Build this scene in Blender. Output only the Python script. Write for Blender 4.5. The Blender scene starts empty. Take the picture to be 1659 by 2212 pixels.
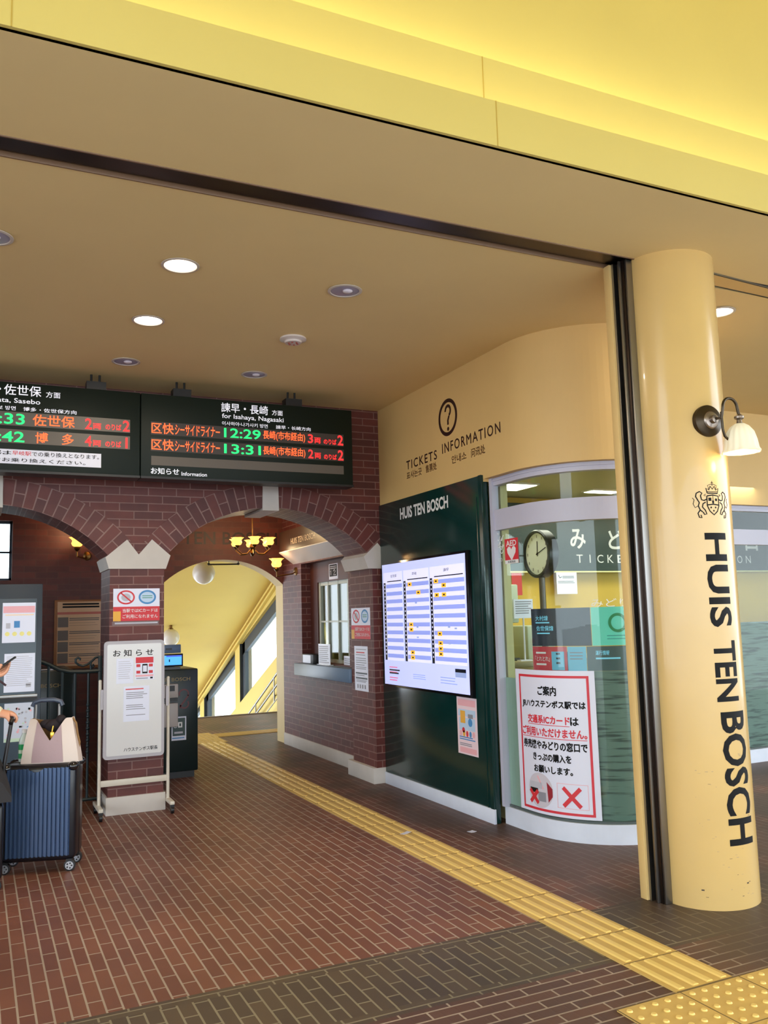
import bpy, bmesh, math, random
from mathutils import Vector, Matrix
random.seed(7)
PI = math.pi
scene = bpy.context.scene
COL = scene.collection

# ------------------------------------------------------------------ camera
H = 1.453
FPX = 1856.6
cam_d = bpy.data.cameras.new('camera')
cam = bpy.data.objects.new('camera', cam_d)
COL.objects.link(cam)
cam_d.sensor_fit = 'VERTICAL'
cam_d.sensor_height = 24.0
cam_d.lens = 24.0 * FPX / 2212.0
cam_d.clip_start = 0.02
cam_d.clip_end = 300
yaw, pit, rol = math.radians(25.4326), math.radians(6.8907), math.radians(1.5679)
fw = Vector((math.sin(yaw)*math.cos(pit), math.cos(yaw)*math.cos(pit), math.sin(pit)))
rt = Vector((math.cos(yaw), -math.sin(yaw), 0))
dn = fw.cross(rt)
r2 = math.cos(rol)*rt + math.sin(rol)*dn
d2 = -math.sin(rol)*rt + math.cos(rol)*dn
M = Matrix((( r2.x, -d2.x, -fw.x, 0), (r2.y, -d2.y, -fw.y, 0), (r2.z, -d2.z, -fw.z, H), (0, 0, 0, 1)))
cam.matrix_world = M
scene.camera = cam

# ------------------------------------------------------------------ world, light, exposure
SKY = 6.0
scene.view_settings.view_transform = 'Standard'
scene.view_settings.look = 'None'
scene.view_settings.gamma = 1.0
scene.view_settings.exposure = -0.2
scene.view_settings.use_curve_mapping = False
scene.cycles.max_bounces = 10
scene.cycles.diffuse_bounces = 6
scene.cycles.transparent_max_bounces = 12
scene.cycles.sample_clamp_indirect = 6.0
scene.cycles.caustics_reflective = False
scene.cycles.caustics_refractive = False
scene.cycles.use_denoising = True
world = bpy.data.worlds.new('world')
scene.world = world
world.use_nodes = True
wn = world.node_tree.nodes['Background']
wn.inputs[0].default_value = (0.80, 0.90, 1.0, 1)
wn.inputs[1].default_value = SKY

sun_d = bpy.data.lights.new('sun', 'SUN'); sun_d.energy = 6; sun_d.angle = 0.02; sun_d.color = (1.0, 0.98, 0.95)
sun = bpy.data.objects.new('sun', sun_d); COL.objects.link(sun)
sun.rotation_euler = (math.radians(38), 0, math.radians(-20))   # high sun behind the viewer; it only reaches the added pale paving outside

def area(name, loc, size, power, col, rot=(0, 0, 0)):
    l = bpy.data.lights.new(name, 'AREA')
    l.shape = 'RECTANGLE'; l.size, l.size_y = size
    l.energy = power; l.color = col
    o = bpy.data.objects.new(name, l); COL.objects.link(o)
    o.location = loc; o.rotation_euler = rot
    return o
# lamps hidden on the two ledges of the stepped dome (they point up at the yellow walls)
area('cove_light', (2.0, 2.86, 3.50), (14, 0.10), 34, (1.0, 0.97, 0.66), (PI, 0, 0))
area('cove_light', (2.0, 3.06, 3.84), (14, 0.10), 50, (1.0, 0.97, 0.66), (PI, 0, 0))

def point(loc, power, col=(1.0, 0.72, 0.38), r=0.03):
    l = bpy.data.lights.new('lamp_light', 'POINT')
    l.energy = power; l.color = col; l.shadow_soft_size = r
    o = bpy.data.objects.new('lamp_light', l); COL.objects.link(o); o.location = loc
    return o

# ------------------------------------------------------------------ materials
def lin(c):
    def f(v):
        v /= 255.0
        return v/12.92 if v <= 0.04045 else ((v+0.055)/1.055)**2.4
    return (f(c[0]), f(c[1]), f(c[2]), 1)
_m = {}
def mat(name, c, rough=0.6, metal=0.0, emit=0.0, var=0.0, scale=8.0, spec=0.5, bump=0.0, coat=0.0):
    if name in _m: return _m[name]
    m = bpy.data.materials.new(name); m.use_nodes = True
    nt = m.node_tree; b = nt.nodes['Principled BSDF']
    b.inputs['Base Color'].default_value = lin(c)
    b.inputs['Roughness'].default_value = rough
    b.inputs['Metallic'].default_value = metal
    b.inputs['Specular IOR Level'].default_value = spec
    b.inputs['Coat Weight'].default_value = coat
    if emit:
        b.inputs['Emission Color'].default_value = lin(c)
        b.inputs['Emission Strength'].default_value = emit
    if var or bump:
        tc = nt.nodes.new('ShaderNodeTexCoord')
        nz = nt.nodes.new('ShaderNodeTexNoise'); nz.inputs['Scale'].default_value = scale
        nz.inputs['Detail'].default_value = 5
        nt.links.new(tc.outputs['Object'], nz.inputs['Vector'])
        if var:
            mp = nt.nodes.new('ShaderNodeMapRange')
            mp.inputs['From Min'].default_value = 0.3; mp.inputs['From Max'].default_value = 0.7
            mp.inputs['To Min'].default_value = 1-var; mp.inputs['To Max'].default_value = 1+var*0.6
            nt.links.new(nz.outputs['Fac'], mp.inputs['Value'])
            mx = nt.nodes.new('ShaderNodeMix'); mx.data_type = 'RGBA'; mx.blend_type = 'MULTIPLY'
            mx.inputs['Factor'].default_value = 1.0
            mx.inputs['A'].default_value = lin(c)
            nt.links.new(mp.outputs['Result'], mx.inputs['B'])
            nt.links.new(mx.outputs['Result'], b.inputs['Base Color'])
        if bump:
            bp = nt.nodes.new('ShaderNodeBump'); bp.inputs['Strength'].default_value = bump
            bp.inputs['Distance'].default_value = 0.01
            nt.links.new(nz.outputs['Fac'], bp.inputs['Height'])
            nt.links.new(bp.outputs['Normal'], b.inputs['Normal'])
    _m[name] = m
    return m

def glass_mat(name, tint, alpha_gloss=0.08, rough=0.0):
    if name in _m: return _m[name]
    m = bpy.data.materials.new(name); m.use_nodes = True
    nt = m.node_tree; nt.nodes.clear()
    out = nt.nodes.new('ShaderNodeOutputMaterial')
    tr = nt.nodes.new('ShaderNodeBsdfTransparent'); tr.inputs[0].default_value = (*tint, 1)
    gl = nt.nodes.new('ShaderNodeBsdfGlossy'); gl.inputs['Roughness'].default_value = rough
    fr = nt.nodes.new('ShaderNodeFresnel')
    ge = nt.nodes.new('ShaderNodeNewGeometry'); mr = nt.nodes.new('ShaderNodeMapRange')   # thin pane: same reflectance from both faces
    mr.inputs['To Min'].default_value = 1.38; mr.inputs['To Max'].default_value = 1/1.38
    nt.links.new(ge.outputs['Backfacing'], mr.inputs['Value']); nt.links.new(mr.outputs['Result'], fr.inputs['IOR'])
    mx = nt.nodes.new('ShaderNodeMixShader')
    nt.links.new(fr.outputs[0], mx.inputs[0]); nt.links.new(tr.outputs[0], mx.inputs[1])
    nt.links.new(gl.outputs[0], mx.inputs[2]); nt.links.new(mx.outputs[0], out.inputs[0])
    _m[name] = m
    return m

def brick_mat(name, c1, c2, mortar, bw=0.225, rh=0.065, ms=0.0045, swap=False, rough=0.55, bump=0.25):
    m = bpy.data.materials.new(name); m.use_nodes = True
    nt = m.node_tree; b = nt.nodes['Principled BSDF']
    uv = nt.nodes.new('ShaderNodeTexCoord')
    br = nt.nodes.new('ShaderNodeTexBrick')
    br.inputs['Scale'].default_value = 1.0
    br.inputs['Brick Width'].default_value = bw; br.inputs['Row Height'].default_value = rh
    br.inputs['Mortar Size'].default_value = ms; br.inputs['Mortar Smooth'].default_value = 0.2
    br.inputs['Color1'].default_value = lin(c1); br.inputs['Color2'].default_value = lin(c2)
    br.inputs['Mortar'].default_value = lin(mortar)
    nt.links.new(uv.outputs['UV'], br.inputs['Vector'])
    nz = nt.nodes.new('ShaderNodeTexNoise'); nz.inputs['Scale'].default_value = 14; nz.inputs['Detail'].default_value = 4
    nt.links.new(uv.outputs['UV'], nz.inputs['Vector'])
    mp = nt.nodes.new('ShaderNodeMapRange'); mp.inputs['To Min'].default_value = 0.75; mp.inputs['To Max'].default_value = 1.25
    nt.links.new(nz.outputs['Fac'], mp.inputs['Value'])
    mx = nt.nodes.new('ShaderNodeMix'); mx.data_type = 'RGBA'; mx.blend_type = 'MULTIPLY'; mx.inputs['Factor'].default_value = 1
    nt.links.new(br.outputs['Color'], mx.inputs['A']); nt.links.new(mp.outputs['Result'], mx.inputs['B'])
    nt.links.new(mx.outputs['Result'], b.inputs['Base Color'])
    b.inputs['Roughness'].default_value = rough
    bp = nt.nodes.new('ShaderNodeBump'); bp.inputs['Strength'].default_value = bump; bp.inputs['Distance'].default_value = 0.004
    bp.invert = True
    nt.links.new(br.outputs['Fac'], bp.inputs['Height']); nt.links.new(bp.outputs['Normal'], b.inputs['Normal'])
    return m

def floor_mat():
    m = bpy.data.materials.new('floor_pavers'); m.use_nodes = True
    nt = m.node_tree; b = nt.nodes['Principled BSDF']; L = nt.links.new
    tc = nt.nodes.new('ShaderNodeTexCoord')
    sp = nt.nodes.new('ShaderNodeSeparateXYZ'); L(tc.outputs['Object'], sp.inputs[0])
    sw = nt.nodes.new('ShaderNodeCombineXYZ'); L(sp.outputs['Y'], sw.inputs['X']); L(sp.outputs['X'], sw.inputs['Y'])
    def brick(vec, c1, c2, mo, bw, rh, ms):
        br = nt.nodes.new('ShaderNodeTexBrick'); br.inputs['Scale'].default_value = 1
        br.inputs['Brick Width'].default_value = bw; br.inputs['Row Height'].default_value = rh
        br.inputs['Mortar Size'].default_value = ms; br.inputs['Mortar Smooth'].default_value = 0.15
        br.inputs['Color1'].default_value = lin(c1); br.inputs['Color2'].default_value = lin(c2)
        br.inputs['Mortar'].default_value = lin(mo)
        L(vec, br.inputs['Vector']); return br
    mo = (170, 152, 136)
    A = brick(sw.outputs[0], (130, 83, 65), (114, 71, 58), mo, 0.205, 0.061, 0.0044)
    B = brick(sw.outputs[0], (92, 76, 60), (76, 64, 54), (136, 126, 104), 0.205, 0.061, 0.0044)
    C = brick(tc.outputs['Object'], (108, 74, 60), (88, 62, 54), mo, 0.205, 0.061, 0.0044)
    D = brick(tc.outputs['Object'], (90, 76, 60), (80, 66, 56), (136, 126, 104), 0.225, 0.061, 0.0044)
    def gt(v):
        n = nt.nodes.new('ShaderNodeMath'); n.operation = 'GREATER_THAN'; n.inputs[1].default_value = v
        L(sp.outputs['Y'], n.inputs[0]); return n.outputs[0]
    def mix(f, a, bb):
        x = nt.nodes.new('ShaderNodeMix'); x.data_type = 'RGBA'
        L(f, x.inputs['Factor']); L(a, x.inputs['A']); L(bb, x.inputs['B']); return x.outputs['Result']
    c = mix(gt(3.02), C.outputs['Color'], D.outputs['Color'])
    c = mix(gt(3.085), c, B.outputs['Color'])
    c = mix(gt(3.50), c, D.outputs['Color'])
    c = mix(gt(3.565), c, A.outputs['Color'])
    # trodden-in dirt on the strip of floor between the guide strip and the office, and blotches elsewhere
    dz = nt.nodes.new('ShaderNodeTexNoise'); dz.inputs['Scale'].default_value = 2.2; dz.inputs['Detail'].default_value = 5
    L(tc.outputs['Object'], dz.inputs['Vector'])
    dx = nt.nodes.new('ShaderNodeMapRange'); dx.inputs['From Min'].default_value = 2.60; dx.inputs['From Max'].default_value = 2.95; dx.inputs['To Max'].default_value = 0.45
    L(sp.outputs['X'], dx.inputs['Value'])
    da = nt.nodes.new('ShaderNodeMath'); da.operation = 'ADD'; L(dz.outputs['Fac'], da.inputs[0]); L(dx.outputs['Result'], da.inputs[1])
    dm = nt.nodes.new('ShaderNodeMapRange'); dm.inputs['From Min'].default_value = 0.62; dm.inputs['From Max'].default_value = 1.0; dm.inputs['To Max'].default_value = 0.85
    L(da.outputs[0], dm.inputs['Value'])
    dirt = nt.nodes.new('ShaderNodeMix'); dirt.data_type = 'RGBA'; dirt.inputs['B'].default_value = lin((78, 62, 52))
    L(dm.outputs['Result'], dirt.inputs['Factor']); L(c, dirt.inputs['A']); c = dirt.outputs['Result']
    nz = nt.nodes.new('ShaderNodeTexNoise'); nz.inputs['Scale'].default_value = 1.3; nz.inputs['Detail'].default_value = 6
    L(tc.outputs['Object'], nz.inputs['Vector'])
    mp = nt.nodes.new('ShaderNodeMapRange'); mp.inputs['From Min'].default_value = 0.3; mp.inputs['From Max'].default_value = 0.7
    mp.inputs['To Min'].default_value = 0.8; mp.inputs['To Max'].default_value = 1.15
    L(nz.outputs['Fac'], mp.inputs['Value'])
    mx = nt.nodes.new('ShaderNodeMix'); mx.data_type = 'RGBA'; mx.blend_type = 'MULTIPLY'; mx.inputs['Factor'].default_value = 1
    L(c, mx.inputs['A']); L(mp.outputs['Result'], mx.inputs['B'])
    L(mx.outputs['Result'], b.inputs['Base Color'])
    b.inputs['Roughness'].default_value = 0.5
    b.inputs['Specular IOR Level'].default_value = 0.35
    bp = nt.nodes.new('ShaderNodeBump'); bp.inputs['Strength'].default_value = 0.2; bp.inputs['Distance'].default_value = 0.003
    bp.invert = True
    L(A.outputs['Fac'], bp.inputs['Height']); L(bp.outputs['Normal'], b.inputs['Normal'])
    return m

YEL = mat('yellow_paint', (214, 194, 110), 0.6, var=0.03, scale=1.5)
BEI = mat('beige_paint', (220, 186, 122), 0.55, var=0.04, scale=2.0)
CEIL = mat('ceiling_paint', (230, 206, 150), 0.7, var=0.03, scale=1.5)
COLP = mat('column_paint', (212, 178, 114), 0.24, var=0.05, scale=3.0, coat=0.25)
CREAM = mat('cream_stone', (205, 198, 190), 0.7, var=0.05, scale=6)
CURB = mat('white_curb', (220, 226, 240), 0.5, var=0.06, scale=5)
WHITE = mat('white_paint', (230, 230, 230), 0.5)
PAPER = mat('paper_white', (226, 229, 246), 0.35, spec=0.6)
BLACK = mat('black_paint', (18, 18, 20), 0.4)
INK = mat('black_ink', (10, 9, 11), 0.6, spec=0.2)
GREY = mat('grey_ink', (140, 140, 150), 0.6)
LGREY = mat('light_grey_ink', (190, 190, 200), 0.6)
RED = mat('red_ink', (214, 48, 58), 0.5)
PINK = mat('pink_ink', (240, 178, 186), 0.5)
BLUE = mat('blue_ink', (70, 140, 200), 0.5)
NAVY = mat('navy_ink', (24, 32, 48), 0.4)
ORANGE = mat('orange_ink', (236, 176, 60), 0.5)
GREENI = mat('green_ink', (40, 140, 90), 0.5)
STEEL = mat('steel', (150, 148, 145), 0.35, 1.0)
DSTEEL = mat('dark_steel', (78, 66, 60), 0.3, 1.0)
LILAC = mat('lilac_metal', (190, 190, 208), 0.4)
GREENP = mat('dark_green_panel', (10, 48, 46), 0.16, spec=0.6)
BOARDG = mat('board_green', (12, 24, 16), 0.5, spec=0.25)
IRON = mat('wrought_iron', (16, 34, 38), 0.4)
BRASS = mat('brass', (120, 88, 46), 0.35, 0.9)
ABRASS = mat('antique_brass', (72, 62, 50), 0.35, 0.9)
BRICK = brick_mat('brick_wall', (104, 47, 40), (84, 39, 36), (132, 98, 90))
BRICKR = brick_mat('brick_arch', (104, 50, 44), (84, 42, 40), (136, 104, 96), 0.205, 0.075, 0.005)
BRICKC = brick_mat('brick_corridor', (104, 46, 34), (80, 36, 30), (92, 52, 42), 0.225, 0.065, 0.0045)
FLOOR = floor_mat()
TACT = mat('tactile_yellow', (212, 176, 100), 0.5, var=0.08, scale=12)
TACTL = mat('tactile_ridge', (236, 204, 120), 0.4)
DARKW = mat('dark_wood', (62, 34, 22), 0.5, var=0.2, scale=4)
GLASS = glass_mat('clear_glass', (0.93, 0.97, 0.95))
EM_RED = mat('led_red', (255, 40, 40), emit=2.2)
EM_ORG = mat('led_orange', (255, 92, 44), emit=2.0)
EM_GRN = mat('led_green', (30, 230, 110), emit=1.6)
EM_WHT = mat('lit_white', (225, 225, 235), emit=0.75)

# ------------------------------------------------------------------ mesh helpers
class MB:
    def __init__(self):
        self.bm = bmesh.new(); self.uv = self.bm.loops.layers.uv.new('UVMap'); self.custom = set(); self.flag = self.bm.faces.layers.int.new('cu')
    def face(self, pts, m=0, uvs=None):
        vs = [self.bm.verts.new(p) for p in pts]
        f = self.bm.faces.new(vs); f.material_index = m
        if uvs:
            f[self.flag] = 1
            for l, u in zip(f.loops, uvs): l[self.uv].uv = u
        return f
    def box(self, x0, x1, y0, y1, z0, z1, bev=0.0, m=0, seg=2, fn=None):
        P = [(x, y, z) for z in (z0, z1) for y in (y0, y1) for x in (x0, x1)]
        if fn: P = [fn(*p) for p in P]
        v = [self.bm.verts.new(p) for p in P]
        fs = []
        for q in ((0, 2, 3, 1), (4, 5, 7, 6), (0, 1, 5, 4), (2, 6, 7, 3), (0, 4, 6, 2), (1, 3, 7, 5)):
            f = self.bm.faces.new([v[i] for i in q]); f.material_index = m; fs.append(f)
        if bev:
            es = list({e for f in fs for e in f.edges})
            r = bmesh.ops.bevel(self.bm, geom=es, offset=bev, segments=seg, affect='EDGES', profile=0.5, clamp_overlap=True)
            for f in r['faces']: f.material_index = m
        return self
    def prism(self, pts, fn, d0, d1, m=0):
        """polygon pts (a,b) swept from d0 to d1; fn(a,b,d)->xyz"""
        A = [self.bm.verts.new(fn(a, b, d0)) for a, b in pts]
        B = [self.bm.verts.new(fn(a, b, d1)) for a, b in pts]
        n = len(pts)
        f1 = self.bm.faces.new(A); f2 = self.bm.faces.new(B[::-1]); f1.material_index = f2.material_index = m
        for i in range(n):
            f = self.bm.faces.new([A[i], B[i], B[(i+1) % n], A[(i+1) % n]]); f.material_index = m
        return self
    def tube(self, path, r, n=8, m=0, cap=True):
        path = [Vector(p) for p in path]
        k = len(path); rr = r if isinstance(r, (list, tuple)) else [r]*k
        rings = []; prev = None
        for i in range(k):
            t = (path[min(i+1, k-1)] - path[max(i-1, 0)])
            if t.length < 1e-9: t = Vector((0, 0, 1))
            t.normalize()
            if prev is None:
                a = Vector((0, 0, 1)) if abs(t.z) < 0.9 else Vector((1, 0, 0))
                u = t.cross(a).normalized()
            else:
                u = (prev - t*prev.dot(t))
                u = u.normalized() if u.length > 1e-6 else t.orthogonal().normalized()
            prev = u; w = t.cross(u)
            rings.append([self.bm.verts.new(path[i] + rr[i]*(math.cos(2*PI*j/n)*u + math.sin(2*PI*j/n)*w)) for j in range(n)])
        for a, b in zip(rings, rings[1:]):
            for j in range(n):
                f = self.bm.faces.new([a[j], a[(j+1) % n], b[(j+1) % n], b[j]]); f.material_index = m
        if cap:
            f = self.bm.faces.new(rings[0][::-1]); f.material_index = m
            f = self.bm.faces.new(rings[-1]); f.material_index = m
        return self
    def lathe(self, prof, c, axis=(0, 0, 1), n=24, m=0, ruffle=None):
        ax = Vector(axis).normalized(); u = ax.orthogonal().normalized(); w = ax.cross(u); c = Vector(c)
        rings = []
        for i, (r, h) in enumerate(prof):
            ring = []
            for j in range(n):
                a = 2*PI*j/n
                k = 1.0; dh = 0
                if ruffle:
                    k, dh = ruffle(i, a)
                ring.append(self.bm.verts.new(c + ax*(h+dh) + max(r, 1e-4)*k*(math.cos(a)*u + math.sin(a)*w)))
            rings.append(ring)
        for a, b in zip(rings, rings[1:]):
            for j in range(n):
                f = self.bm.faces.new([a[j], a[(j+1) % n], b[(j+1) % n], b[j]]); f.material_index = m
        return self
    def ball(self, c, r, n=20, m=0, sc=(1, 1, 1)):
        k = bmesh.ops.create_uvsphere(self.bm, u_segments=n, v_segments=n//2+2, radius=r, matrix=Matrix.Translation(c) @ Matrix.Diagonal((*sc, 1)))
        for v in k['verts']:
            for f in v.link_faces: f.material_index = m
        return self
    def grid(self, fn, us, vs, m=0, uvf=None):
        g = [[self.bm.verts.new(fn(u, v)) for v in vs] for u in us]
        for i in range(len(us)-1):
            for j in range(len(vs)-1):
                f = self.bm.faces.new([g[i][j], g[i+1][j], g[i+1][j+1], g[i][j+1]]); f.material_index = m
                if uvf:
                    f[self.flag] = 1
                    for l, (a, b) in zip(f.loops, ((i, j), (i+1, j), (i+1, j+1), (i, j+1))): l[self.uv].uv = uvf(us[a], vs[b])
        return self
    def build(self, name, mats, parent=None, smooth=True, angle=0.6, base=None, merge=False):
        if not isinstance(mats, (list, tuple)): mats = [mats]
        bm = self.bm
        if merge: bmesh.ops.remove_doubles(bm, verts=bm.verts, dist=1e-5)
        bmesh.ops.recalc_face_normals(bm, faces=bm.faces)
        for f in bm.faces:
            if not f[self.flag]:
                n = f.normal; ax = max(range(3), key=lambda i: abs(n[i]))
                for l in f.loops:
                    p = l.vert.co
                    l[self.uv].uv = (p.y, p.z) if ax == 0 else ((p.x, p.z) if ax == 1 else (p.x, p.y))
        if parent is None:
            if base is None:
                xs = [v.co for v in bm.verts]
                lo = Vector([min(p[i] for p in xs) for i in range(3)]); hi = Vector([max(p[i] for p in xs) for i in range(3)])
                base = Vector(((lo.x+hi.x)/2, (lo.y+hi.y)/2, lo.z))
            off = Vector(base)
        else:
            off = Vector(parent['_w'])
        for v in bm.verts: v.co -= off
        me = bpy.data.meshes.new(name); bm.to_mesh(me); bm.free()
        for mm in mats: me.materials.append(mm)
        if smooth:
            me.shade_smooth(); me.set_sharp_from_angle(angle=angle)
        o = bpy.data.objects.new(name, me); COL.objects.link(o)
        o['_w'] = tuple(off)
        if parent is not None: o.parent = parent
        else: o.location = off
        return o

def thing(name, loc, label=None, cat=None, group=None):
    o = bpy.data.objects.new(name, None); COL.objects.link(o)
    o.empty_display_size = 0.1
    o.location = loc; o['_w'] = tuple(loc)
    if label: tag(o, label, cat, group)
    return o
def tag(o, label, cat, group=None, kind=None):
    o['label'] = label; o['category'] = cat
    if group: o['group'] = group
    if kind: o['kind'] = kind
    return o
def struct(o):
    o['kind'] = 'structure'; return o
def copy_tree(o, loc, parent=None):
    c = o.copy(); COL.objects.link(c)
    if parent is None: c.location = loc
    else: c.parent = parent
    for ch in list(o.children): copy_tree(ch, None, c)
    return c

# ------------------------------------------------------------------ flat printing on mapped surfaces
_tx = {}
def text_geo(s, bold=0.0, sp=1.0):
    k = (s, bold, sp)
    if k in _tx: return _tx[k]
    cu = bpy.data.curves.new('t', 'FONT'); cu.body = s; cu.size = 1; cu.offset = bold; cu.resolution_u = 3; cu.space_character = sp
    o = bpy.data.objects.new('t', cu); COL.objects.link(o)
    dg = bpy.context.evaluated_depsgraph_get()
    me = bpy.data.meshes.new_from_object(o.evaluated_get(dg))
    V = [(v.co.x, v.co.y) for v in me.vertices]; F = [tuple(p.vertices) for p in me.polygons]
    bpy.data.objects.remove(o); bpy.data.curves.remove(cu); bpy.data.meshes.remove(me)
    x0 = min(v[0] for v in V); x1 = max(v[0] for v in V); y0 = min(v[1] for v in V); y1 = max(v[1] for v in V)
    V = [((a-x0)/(x1-x0), (b-y0)/(y1-y0)) for a, b in V]
    _tx[k] = (V, F, (x1-x0)/(y1-y0))
    return _tx[k]

class Ink(MB):
    """flat shapes in (s,t) of a mapped surface, lifted by o"""
    def __init__(self, fn, o=0.002, step=None):
        super().__init__(); self.fn = fn; self.o = o; self.step = step
    def add(self, V, F, m=0, o=None):
        o = self.o if o is None else o
        t = bmesh.new(); vs = [t.verts.new((a, b, 0)) for a, b in V]
        for f in F:
            try: t.faces.new([vs[i] for i in f])
            except ValueError: pass
        if self.step:
            a0 = min(v[0] for v in V); a1 = max(v[0] for v in V)
            x = (math.floor(a0/self.step)+1)*self.step
            while x < a1:
                bmesh.ops.bisect_plane(t, geom=list(t.verts)+list(t.edges)+list(t.faces), plane_co=(x, 0, 0), plane_no=(1, 0, 0))
                x += self.step
        mp = {}
        for v in t.verts: mp[v] = self.bm.verts.new(self.fn(v.co.x, v.co.y, o))
        for f in t.faces:
            g = self.bm.faces.new([mp[v] for v in f.verts]); g.material_index = m
        t.free(); return self
    def rect(self, s0, s1, t0, t1, m=0, o=None):
        return self.add([(s0, t0), (s1, t0), (s1, t1), (s0, t1)], [(0, 1, 2, 3)], m, o)
    def poly(self, P, m=0, o=None):
        return self.add(P, [tuple(range(len(P)))], m, o)
    def disc(self, s, t, rs, rt=None, m=0, o=None, n=28):
        rt = rt or rs
        return self.poly([(s+rs*math.cos(2*PI*i/n), t+rt*math.sin(2*PI*i/n)) for i in range(n)], m, o)
    def ring(self, s, t, r, w, rt=None, m=0, o=None, n=32, a0=0, a1=2*PI):
        rt = rt or r; V = []; F = []
        for i in range(n+1):
            a = a0+(a1-a0)*i/n
            V += [(s+(r-w)*math.cos(a), t+(rt-w)*math.sin(a)), (s+r*math.cos(a), t+rt*math.sin(a))]
        for i in range(n): F.append((2*i, 2*i+1, 2*i+3, 2*i+2))
        return self.add(V, F, m, o)
    def line(self, P, w, m=0, o=None):
        V = []; F = []
        for i, (a, b) in enumerate(P):
            p = P[max(i-1, 0)]; q = P[min(i+1, len(P)-1)]
            dx, dy = q[0]-p[0], q[1]-p[1]; l = math.hypot(dx, dy) or 1
            nx, ny = -dy/l*w/2, dx/l*w/2
            V += [(a+nx, b+ny), (a-nx, b-ny)]
        for i in range(len(P)-1): F.append((2*i, 2*i+1, 2*i+3, 2*i+2))
        return self.add(V, F, m, o)
    def frame(self, s0, s1, t0, t1, w, m=0, o=None):
        self.rect(s0, s1, t1-w, t1, m, o); self.rect(s0, s1, t0, t0+w, m, o)
        self.rect(s0, s0+w, t0+w, t1-w, m, o); return self.rect(s1-w, s1, t0+w, t1-w, m, o)
    def text(self, s, s0, s1, t0, t1, m=0, bold=0.0, o=None, rot=False, fat=0.0, sp=1.0):
        if fat:      # heavier strokes: the same glyphs again, shifted a little
            for k_, (da, dt) in enumerate(((-fat, 0), (fat, 0), (0, fat), (0, -fat))):
                self.text(s, s0+da, s1+da, t0+dt, t1+dt, m, bold, (self.o if o is None else o)+.00012*(k_+1), rot, 0.0, sp)
        V, F, asp = text_geo(s, bold, sp)
        if s1 is None: s1 = s0 + asp*(t1-t0)
        if rot: V2 = [(s0+b*(s1-s0), t1-a*(t1-t0)) for a, b in V]
        else: V2 = [(s0+a*(s1-s0), t0+b*(t1-t0)) for a, b in V]
        return self.add(V2, F, m, o)
    def lines(self, s0, s1, ts, h, m=0, o=None, jit=0.25):
        for t in ts:
            self.rect(s0, s1-random.random()*jit*(s1-s0), t, t+h, m, o)
        return self
    def slab(self, s0, s1, t0, t1, o0, o1, m=0, n=1):
        us = [s0+(s1-s0)*i/n for i in range(n+1)]
        for o in (o1,): self.grid(lambda u, v: self.fn(u, v, o), us, [t0, t1], m)
        self.grid(lambda u, v: self.fn(u, v, o0), us, [t0, t1], m)
        for t in (t0, t1): self.grid(lambda u, v: self.fn(u, t, v), us, [o0, o1], m)
        for s in (s0, s1): self.grid(lambda u, v: self.fn(s, u, v), [t0, t1], [o0, o1], m)
        return self

def YP(y):   # surface facing the viewer (-y); s = x, t = z
    return lambda s, t, o: Vector((s, y-o, t))
def XP(x):   # surface facing -x; s = -y (grows to the viewer's right), t = z
    return lambda s, t, o: Vector((x-o, -s, t))
CC = (3.411, 3.456); CR = 0.2507
def COLM(s, t, o):   # column; s = degrees * r
    a = s/CR
    return Vector((CC[0]+(CR+o)*math.cos(a), CC[1]+(CR+o)*math.sin(a), t))
def cs(deg): return math.radians(deg)*CR

# curved ticket office: path of the glass line, s = 0 where the first bend starts
GC = (3.97, 4.92); GR = 0.59
def office_path(off):
    """xy outline of the office front at a distance off outside the glass line"""
    P = []
    r = GR+off
    P += [(GC[0]-r, 5.25), (GC[0]-r, 5.1)]
    for i in range(25):
        a = PI + (PI/2)*i/24
        P.append((GC[0]+r*math.cos(a), GC[1]+r*math.sin(a)))
    T = math.radians(50)
    for i in range(17):
        a = 1.5*PI + T*i/16
        P.append((4.02+r*math.cos(a), GC[1]+r*math.sin(a)))
    ex, ey = 4.02+GR*math.cos(1.5*PI+T), GC[1]+GR*math.sin(1.5*PI+T)
    ln_ = (6.0-0.4*(1-math.cos(T))-ey)/math.sin(T)          # straight slanting return, then a hollow bend
    ex += ln_*math.cos(T); ey += ln_*math.sin(T)
    c = (ex+0.4*math.sin(T), ey-0.4*math.cos(T)); r3 = 0.4-off
    for i in range(13):
        a = PI/2+T - T*i/12
        P.append((c[0]+r3*math.cos(a), c[1]+r3*math.sin(a)))
    P.append((11.0, 6.0-off))
    return P
def GL(s, t, o):
    r = GR+o
    if s < 0: return Vector((GC[0]-r, GC[1]-s, t))
    if s > GR*PI/2: return Vector((GC[0]+s-GR*PI/2, GC[1]-r, t))
    a = s/GR
    return Vector((GC[0]-r*math.cos(a), GC[1]-r*math.sin(a), t))
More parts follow.
